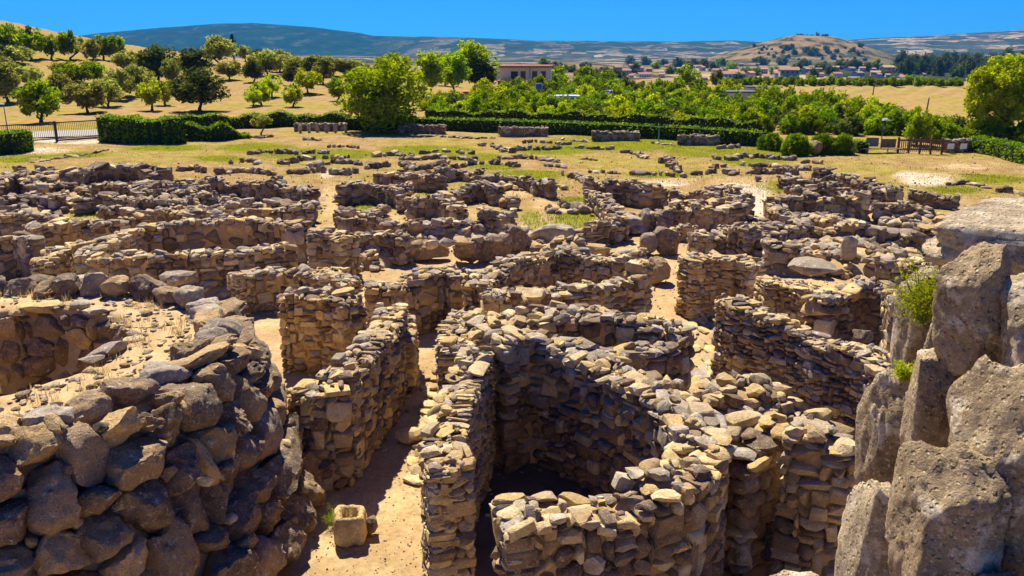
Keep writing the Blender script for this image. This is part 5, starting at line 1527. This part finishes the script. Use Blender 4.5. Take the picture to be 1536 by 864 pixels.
for x, dx in ((1421, 0), (1440, 1)):
    c = P(x, 229, 0)
    simple('notice_panel', ('left', 'right')[dx] + ' small pale notice on the dark block by the wooden gate', 'sign', (c.x, c.y - .45, 0), [('panel', WHITE, [(-.25, .25, -.02, .02, .35, .75)]), ('leg', STEEL, [(-.03, .03, .0, .05, -.05, .4)])])
c = P(1318, 229, 0)
simple('sign_board', 'low grey sign boards on posts left of the wooden gate', 'sign', c, [('board', STEEL, [(-1.1, -.1, -.03, .03, .5, 1.2)]), ('board', WOOD, [(.1, 1.3, -.03, .03, .4, 1.1)]), ('post', WOOD, [(-.9, -.82, .03, .1, -.1, 1.2)]), ('post', WOOD, [(.7, .78, .03, .1, -.1, 1.1)]), ('bench_plank', WOOD, [(-1.6, 1.6, -.8, -.5, .35, .42)]), ('bench_leg', WOOD, [(-1.3, -1.2, -.75, -.55, -.1, .35)]), ('bench_leg', WOOD, [(1.2, 1.3, -.75, -.55, -.1, .35)])])
def lamp(label, px, py, hpx):
    c = G(px, py); h = hpx * depth(c) / F
    root = thing('lamp_post', label, 'lamp', c[:])
    MB().tube([(0, 0, -.1), (0, 0, h * .5), (0, 0, h)], [.06, .05, .04], 8).build('post', STEEL, root)
    MB().tube([(0, 0, h), (.0, -.05, h + .12), (0, -.3, h + .2)], [.04, .035, .03], 6).build('arm', STEEL, root)
    MB().box(-.2, .2, -.5, -.1, h + .16, h + .3).build('lamp_head', WHITE, root)
lamp('lamp post behind the low sign boards', 1321, 222, 38)
lamp('lamp post beside the sliding gate', 12, 200, 40)
lamp('lamp post in the thicket near the car park', 992, 182, 22)
lamp('lamp post by the bushes near the lone tree', 645, 178, 30)
for lab, x, y, h in (('wooden pole standing nearest in the bare field', 1388, 180, 32), ('tall wooden pole in the middle of the bare field', 1307, 160, 38), ('short wooden pole left in the bare field', 1233, 150, 18), ('far wooden pole at the left of the bare field', 1190, 142, 18)):
    c = G(x, y); hh = h * depth(c) / F; root = thing('wooden_pole', lab, 'pole', c[:])
    MB().tube([(0, 0, -.2), (.03, 0, hh * .5), (.12, 0, hh)], [.10, .09, .075], 8).build('shaft', WOOD, root)
    MB().tube([(.12, 0, hh - .02), (.12, 0, hh + .05)], [.09, .02], 8).build('cap', WOOD, root)
c = P(988, 212, 0); simple('marker_post', 'thin blue-green marker post in front of the hedge', 'post', c, [('post', plain('teal_paint', (.08, .22, .22)), [(-.05, .05, -.05, .05, -.1, 1.2)]), ('cap', STEEL, [(-.07, .07, -.07, .07, 1.2, 1.26)])])

# ------------------------------------------------------------------ house by the tall trees
CREAM = plain('cream_plaster', (.76, .67, .52), .9, 0, .08, 1.5)
TILE = plain('terracotta_tiles', (.42, .20, .11), .9, 0, .3, 2.5)
SHUT = plain('brown_shutter', (.19, .09, .05), .8)
GLASS = plain('dark_window_glass', (.03, .035, .04), .15, 0, .1)
STONEW = stone_mat('rubble_stone_wall', [(.2, .16, .12), (.28, .22, .16)], (.1, .08, .06), (.3, .26, .2))
def house():
    c = G(786, 137); d = depth(c); k = d / F
    root = thing('farmhouse', 'pale two-storey house with brown shutters left of the car park', 'house', c[:], R(-8))
    Wd, Hh, Dp = 72 * k, 34 * k, 55 * k
    MB().box(-Wd / 2, Wd / 2, 0, Dp, -1, Hh).build('wall', CREAM, root)
    MB().box(-Wd / 2 - .06, -Wd / 2 + 22 * k, -3.0, -.02, -1, 15 * k).build('stone_porch', STONEW, root)
    rf = MB().box(-Wd / 2 - .5, Wd / 2 + .5, -.6, Dp + .6, Hh + .003, Hh + .35).build('roof', TILE, root)
    m = MB()
    for i in range(24): m.tube([(-Wd / 2 - .5 + i * (Wd + 1) / 23, -.62, Hh + .33), (-Wd / 2 - .5 + i * (Wd + 1) / 23, Dp + .6, Hh + .38)], [.16, .16], 6)
    tag(m.build('tile_row', TILE, rf), kind='stuff')
    MB().box(-Wd / 2 - .3, -Wd / 2 + 23 * k, -3.2, -.02, 15 * k + .003, 16.5 * k).build('porch_roof', TILE, root)
    for x in (-.02, .22, .40):
        w = MB().box(Wd * x - .5, Wd * x + .5, -.08, -.003, Hh * .52, Hh * .86).build('window', SHUT, root)
        MB().box(Wd * x - .03, Wd * x + .03, -.11, -.082, Hh * .53, Hh * .85).build('shutter_join', GLASS, w)
        MB().box(Wd * x - .6, Wd * x + .6, -.16, -.003, Hh * .49, Hh * .515).build('sill', CREAM, root)
    w = MB().box(-Wd * .20 - .7, -Wd * .20 + .7, -.08, -.003, Hh * .5, Hh * .85).build('window', GLASS, root)
    d_ = MB().box(-Wd * .17 - .9, -Wd * .17 + .9, -.10, -.003, -.2, Hh * .42).build('door', SHUT, root)
    MB().box(-Wd * .17 + .55, -Wd * .17 + .65, -.16, -.102, Hh * .18, Hh * .21).build('handle', STEEL, d_)
    MB().tube([(Wd * .12, -.1, 0), (Wd * .12, -.1, Hh)], [.06, .06], 6).build('drainpipe', STEEL, root)
house()
# car park: bus, cars, blue sign
ASPH = plain('car_park_gravel', (.50, .44, .36), .9, 0, .1, 1)
def apron(name, pts, lift=.05):
    V_ = []
    for x, y in pts: p = G(x, y); V_.append((p.x, p.y, p.z + lift))
    tag(link(name, mesh_from(name, V_, [tuple(range(len(V_)))], ASPH)), kind='structure')
apron('car_park', [(800, 178), (960, 170), (950, 146), (905, 138), (895, 146), (820, 168)], .25)
TYRE = plain('tyre_rubber', (.02, .02, .02), .8); PANE = plain('vehicle_glass', (.02, .03, .04), .1)
def car(label, px, py, col, rz, L=4.2, Hc=1.45, bus=False):
    c = G(px, py); root = thing('van' if bus else 'car', label, 'van' if bus else 'car', (c.x, c.y, c.z + .28), rz)
    pm = plain('car_paint', col, .3, 0, .03); w = 1.75 if not bus else 2.4
    prof = [(-L / 2, .35), (-L / 2, .8), (-L / 2 + .15, .95), (-L * .28, 1.0), (-L * .16, Hc), (L * .22, Hc), (L * .36, 1.0), (L / 2 - .1, .92), (L / 2, .7), (L / 2, .35)] if not bus else \
           [(-L / 2, .4), (-L / 2, Hc - .2), (-L / 2 + .15, Hc), (L / 2 - .1, Hc), (L / 2, Hc - .3), (L / 2, .4)]
    n = len(prof); V_ = [(x, -w / 2, z) for x, z in prof] + [(x, w / 2, z) for x, z in prof]
    F_ = [tuple(range(n)), tuple(range(2 * n - 1, n - 1, -1))] + [(i, (i + 1) % n + 0 if False else (i + 1) % n, n + (i + 1) % n, n + i)[::-1] for i in range(n)]
    link('body', mesh_from('body', V_, F_, pm), root)
    for s in (-1, 1):
        y = s * (w / 2 + .006)
        if bus: q = [(-L / 2 + .3 + (L - .8) * k / 5, -L / 2 + .3 + (L - .8) * (k + .88) / 5) for k in range(5)]; zz = (Hc * .5, Hc * .85)
        else: q = [(-L * .17, .0), (.06, L * .24)]; zz = (1.0, Hc - .1)
        for x0, x1 in q: MB().box(x0, x1, min(y, y - s * .02), max(y, y - s * .02), *zz).build('side_window', PANE, root)
        for x in (-L * .3, L * .31):
            wv = MB().tube([(x, s * (w / 2 - .2), .33), (x, s * (w / 2 + .02), .33)], [.33, .33], 14).build('wheel', TYRE, root)
            MB().tube([(x, s * (w / 2 + .02), .33), (x, s * (w / 2 + .035), .33)], [.2, .18], 10).build('rim', STEEL, wv)
        MB().box(-L / 2 - .02, -L / 2 + .05, s * w * .36 - .15, s * w * .36 + .15, .62, .78).build('headlight', WHITE, root)
    if not bus:
        link('windscreen', mesh_from('windscreen', [(-L * .275, -w * .42, 1.02), (-L * .275, w * .42, 1.02), (-L * .17, w * .4, Hc - .06), (-L * .17, -w * .4, Hc - .06)], [(0, 1, 2, 3)], PANE), root)
        root.children[-1].location = (-.03, 0, .03)
car('white van with dark windows half hidden in the thicket', 846, 168, (.72, .74, .76), R(178), 4.4, 1.9, True)
car('silver car parked left in the gravel car park', 918, 152, (.32, .36, .42), R(20))
car('dark blue car parked right of the silver one', 936, 154, (.05, .07, .12), R(25))
car('white car at the near edge of the car park', 872, 168, (.7, .7, .68), R(10))
c = G(808, 150); simple('information_sign', 'upright blue and white board near the white van', 'sign', c, [('panel', WHITE, [(-.6, .6, -.06, .06, 1.0, 2.7)]), ('blue_field', BLUE, [(-.45, .45, -.075, -.063, 1.5, 2.5)]), ('post', STEEL, [(-.5, -.42, .07, .14, -.2, 2.6)]), ('post', STEEL, [(.42, .5, .07, .14, -.2, 2.6)])])
for x, y, lab in ((1145, 154, 'low grey shed roof at the right of the thicket'), (1118, 165, 'pale flat roof half hidden in the thicket')):
    c = G(x, y); simple('shed', lab, 'shed', c, [('wall', CREAM, [(-2.5, 2.5, 0, 3, -.5, 2.3)]), ('roof', STEEL, [(-2.8, 2.8, -.3, 3.3, 2.303, 2.5)])])

# ------------------------------------------------------------------ far village
HW = [plain('house_plaster', cc, .9, 0, .1, .4) for cc in ((.62, .55, .46), (.55, .40, .30), (.68, .64, .58), (.50, .42, .33), (.60, .45, .36))]
RF = [plain('roof_tiles', cc, .9, 0, .2, .6) for cc in ((.40, .21, .13), (.46, .27, .18), (.34, .19, .13))]
def house_proto(w, d, h, fl, mi, ri):
    P_ = []
    P_.append(('wall', MB().box(-w / 2, w / 2, -d / 2, d / 2, -3, h).mesh('wall', HW[mi])))
    e = .35; rr = h + w * .16
    V_ = [(-w / 2 - e, -d / 2 - e, h - .02), (w / 2 + e, -d / 2 - e, h - .02), (w / 2 + e, d / 2 + e, h - .02), (-w / 2 - e, d / 2 + e, h - .02), (-w / 2 - e, 0, h + d * .22), (w / 2 + e, 0, h + d * .22)]
    P_.append(('roof', mesh_from('roof', V_, [(0, 1, 5, 4), (2, 3, 4, 5), (0, 4, 3), (1, 2, 5), (3, 2, 1, 0)], RF[ri])))
    n = max(2, int(w / 3))
    for f_ in range(fl):
        for i in range(n):
            x = -w / 2 + w * (i + .5) / n; z = h * (f_ + .35) / fl
            P_.append(('window', MB().box(x - .55, x + .55, -d / 2 - .06, -d / 2 - .003, z, z + h / fl * .42).mesh('window', GLASS)))
    P_.append(('door', MB().box(-.6, .6, -d / 2 - .08, -d / 2 - .004, -.5, h / fl * .3).mesh('door', SHUT)))
    return P_
HP = [house_proto(8, 8, 6, 2, 0, 0), house_proto(11, 8, 5.5, 2, 1, 1), house_proto(7, 9, 3.4, 1, 2, 0), house_proto(13, 9, 6.5, 2, 3, 2), house_proto(9, 8, 6.2, 2, 4, 1), house_proto(16, 9, 4, 1, 2, 2)]
def place_house(label, px, py, k, rz, group=None, s=1.0, name='village_house'):
    c = G(px, py, 450.0); root = thing(name, label, 'house', c[:], rz, group, (s, s, s))
    for nm, me in HP[k]: link(nm, me, root)
rs = np.random.RandomState(31)
put = []
for i in range(600):
    x = rs.uniform(880, 1400); y = rs.uniform(98, 121)
    if x < 1000 and y < 104: continue
    if 1140 < x < 1260 and y < 104: continue
    if any(abs(x - a) < 15 and abs(y - b_) < 3.4 for a, b_ in put): continue
    put.append((x, y))
    if len(put) >= 75: break
CNT = {}
for x, y in sorted(put):
    k = rs.randint(6); zn = 'left of the castle hill' if x < 1120 else ('below the castle hill' if x < 1280 else 'right of the castle hill')
    row = 'upper' if y < 106 else ('middle' if y < 113 else 'lower')
    key = (zn, row); CNT[key] = CNT.get(key, 0) + 1
    place_house('far house %s, %s from left in the %s village' % (zn, ORD[CNT[key] - 1], row), x, y, k, rs.uniform(-.7, .7), 'houses of the far village', rs.uniform(.5, .78))
place_house('long white house with windows in the far village', 1098, 119, 5, .1, None, 1.1)
place_house('large pinkish building in front of the castle hill', 1182, 119, 3, -.1, None, 1.15)
place_house('pale building with a flat long roof at the village edge', 1330, 110, 1, .15, None, 1.1)
place_house('tall house above the roofs right of the hill', 1350, 101, 0, .1, None, 1.0)
# castle ruin on the hill
def castle():
    c = Vector((807, 2400, float(hz(807, 2400))))
    root = thing('castle_ruin', 'ruined castle walls on top of the conical hill', 'castle', c[:])
    rs = np.random.RandomState(4)
    for x0, x1, h in ((-42, -20, 7), (-16, 6, 5), (10, 20, 11), (24, 44, 6)):
        m = MB(); n = 6
        for i in range(n):
            a, b_ = x0 + (x1 - x0) * i / n, x0 + (x1 - x0) * (i + 1) / n
            m.box(a, b_ - .01, -8 + .02 * i, -5 + .02 * i, -6, h * rs.uniform(.5, 1.05))
        m.build('wall', STONEW, root)
castle()

# ------------------------------------------------------------------ loose gravel among the ruins, and the air
rs = np.random.RandomState(55)
VV, FF, RR, MI = [], [], [], []; n = 0
for i in range(5500):
    u = rs.rand() * .92
    if u < .25: p = P(rs.uniform(440, 720), rs.uniform(470, 880), 0)
    elif u < .8: p = P(rs.uniform(-40, 1420), rs.uniform(262, 470), 0)
    else: p = P(rs.uniform(-40, 1600), rs.uniform(215, 300), 0)
    d = depth(p); s = rs.uniform(1.0, 3.6) * d / F if u > .25 else rs.uniform(.012, .04)
    s = min(s, .14)
    v, f, sh = SHP['pebble'][rs.randint(8)]
    A = np.array(Euler(rs.uniform(0, 6, 3)).to_matrix()) @ np.diag([s * rs.uniform(.9, 1.5), s, s * .42])
    VV.append(v @ A.T + np.array([p.x, p.y, float(hz(p.x, p.y)) + s * .12])); FF.append(f + n); n += len(v)
    q = rs.rand(); RR.append(np.full(len(v), rs.rand())); MI.append(np.full(len(f), 0 if q < .6 else (2 if q < .93 else 1)))
o = link('loose_stones', mesh_from('loose_stones', np.concatenate(VV), np.concatenate(FF), MATS, True, 35, {'rnd': np.concatenate(RR)}, np.concatenate(MI)))
tag(o, 'loose small stones and gravel strewn among the ruins', 'stones', None, 'stuff')

HAZE = MB().box(-6500, 6500, -300, 9100, -60, 420).build('haze', None)
hm = bpy.data.materials.new('haze_air'); hm.use_nodes = True
t = hm.node_tree; t.nodes.clear(); out = t.nodes.new('ShaderNodeOutputMaterial')
pv = t.nodes.new('ShaderNodeVolumePrincipled')
for nm in ('Density Attribute', 'Color Attribute', 'Temperature Attribute'): pv.inputs[nm].default_value = ''
pv.inputs['Color'].default_value = (.09, .44, 1.0, 1); pv.inputs['Density'].default_value = 0.00006
pv.inputs['Anisotropy'].default_value = 0.0
t.links.new(pv.outputs[0], out.inputs['Volume'])
HAZE.data.materials.clear(); HAZE.data.materials.append(hm)
tag(HAZE, 'pale blue air between the ruins and the far hills', None, None, 'stuff')
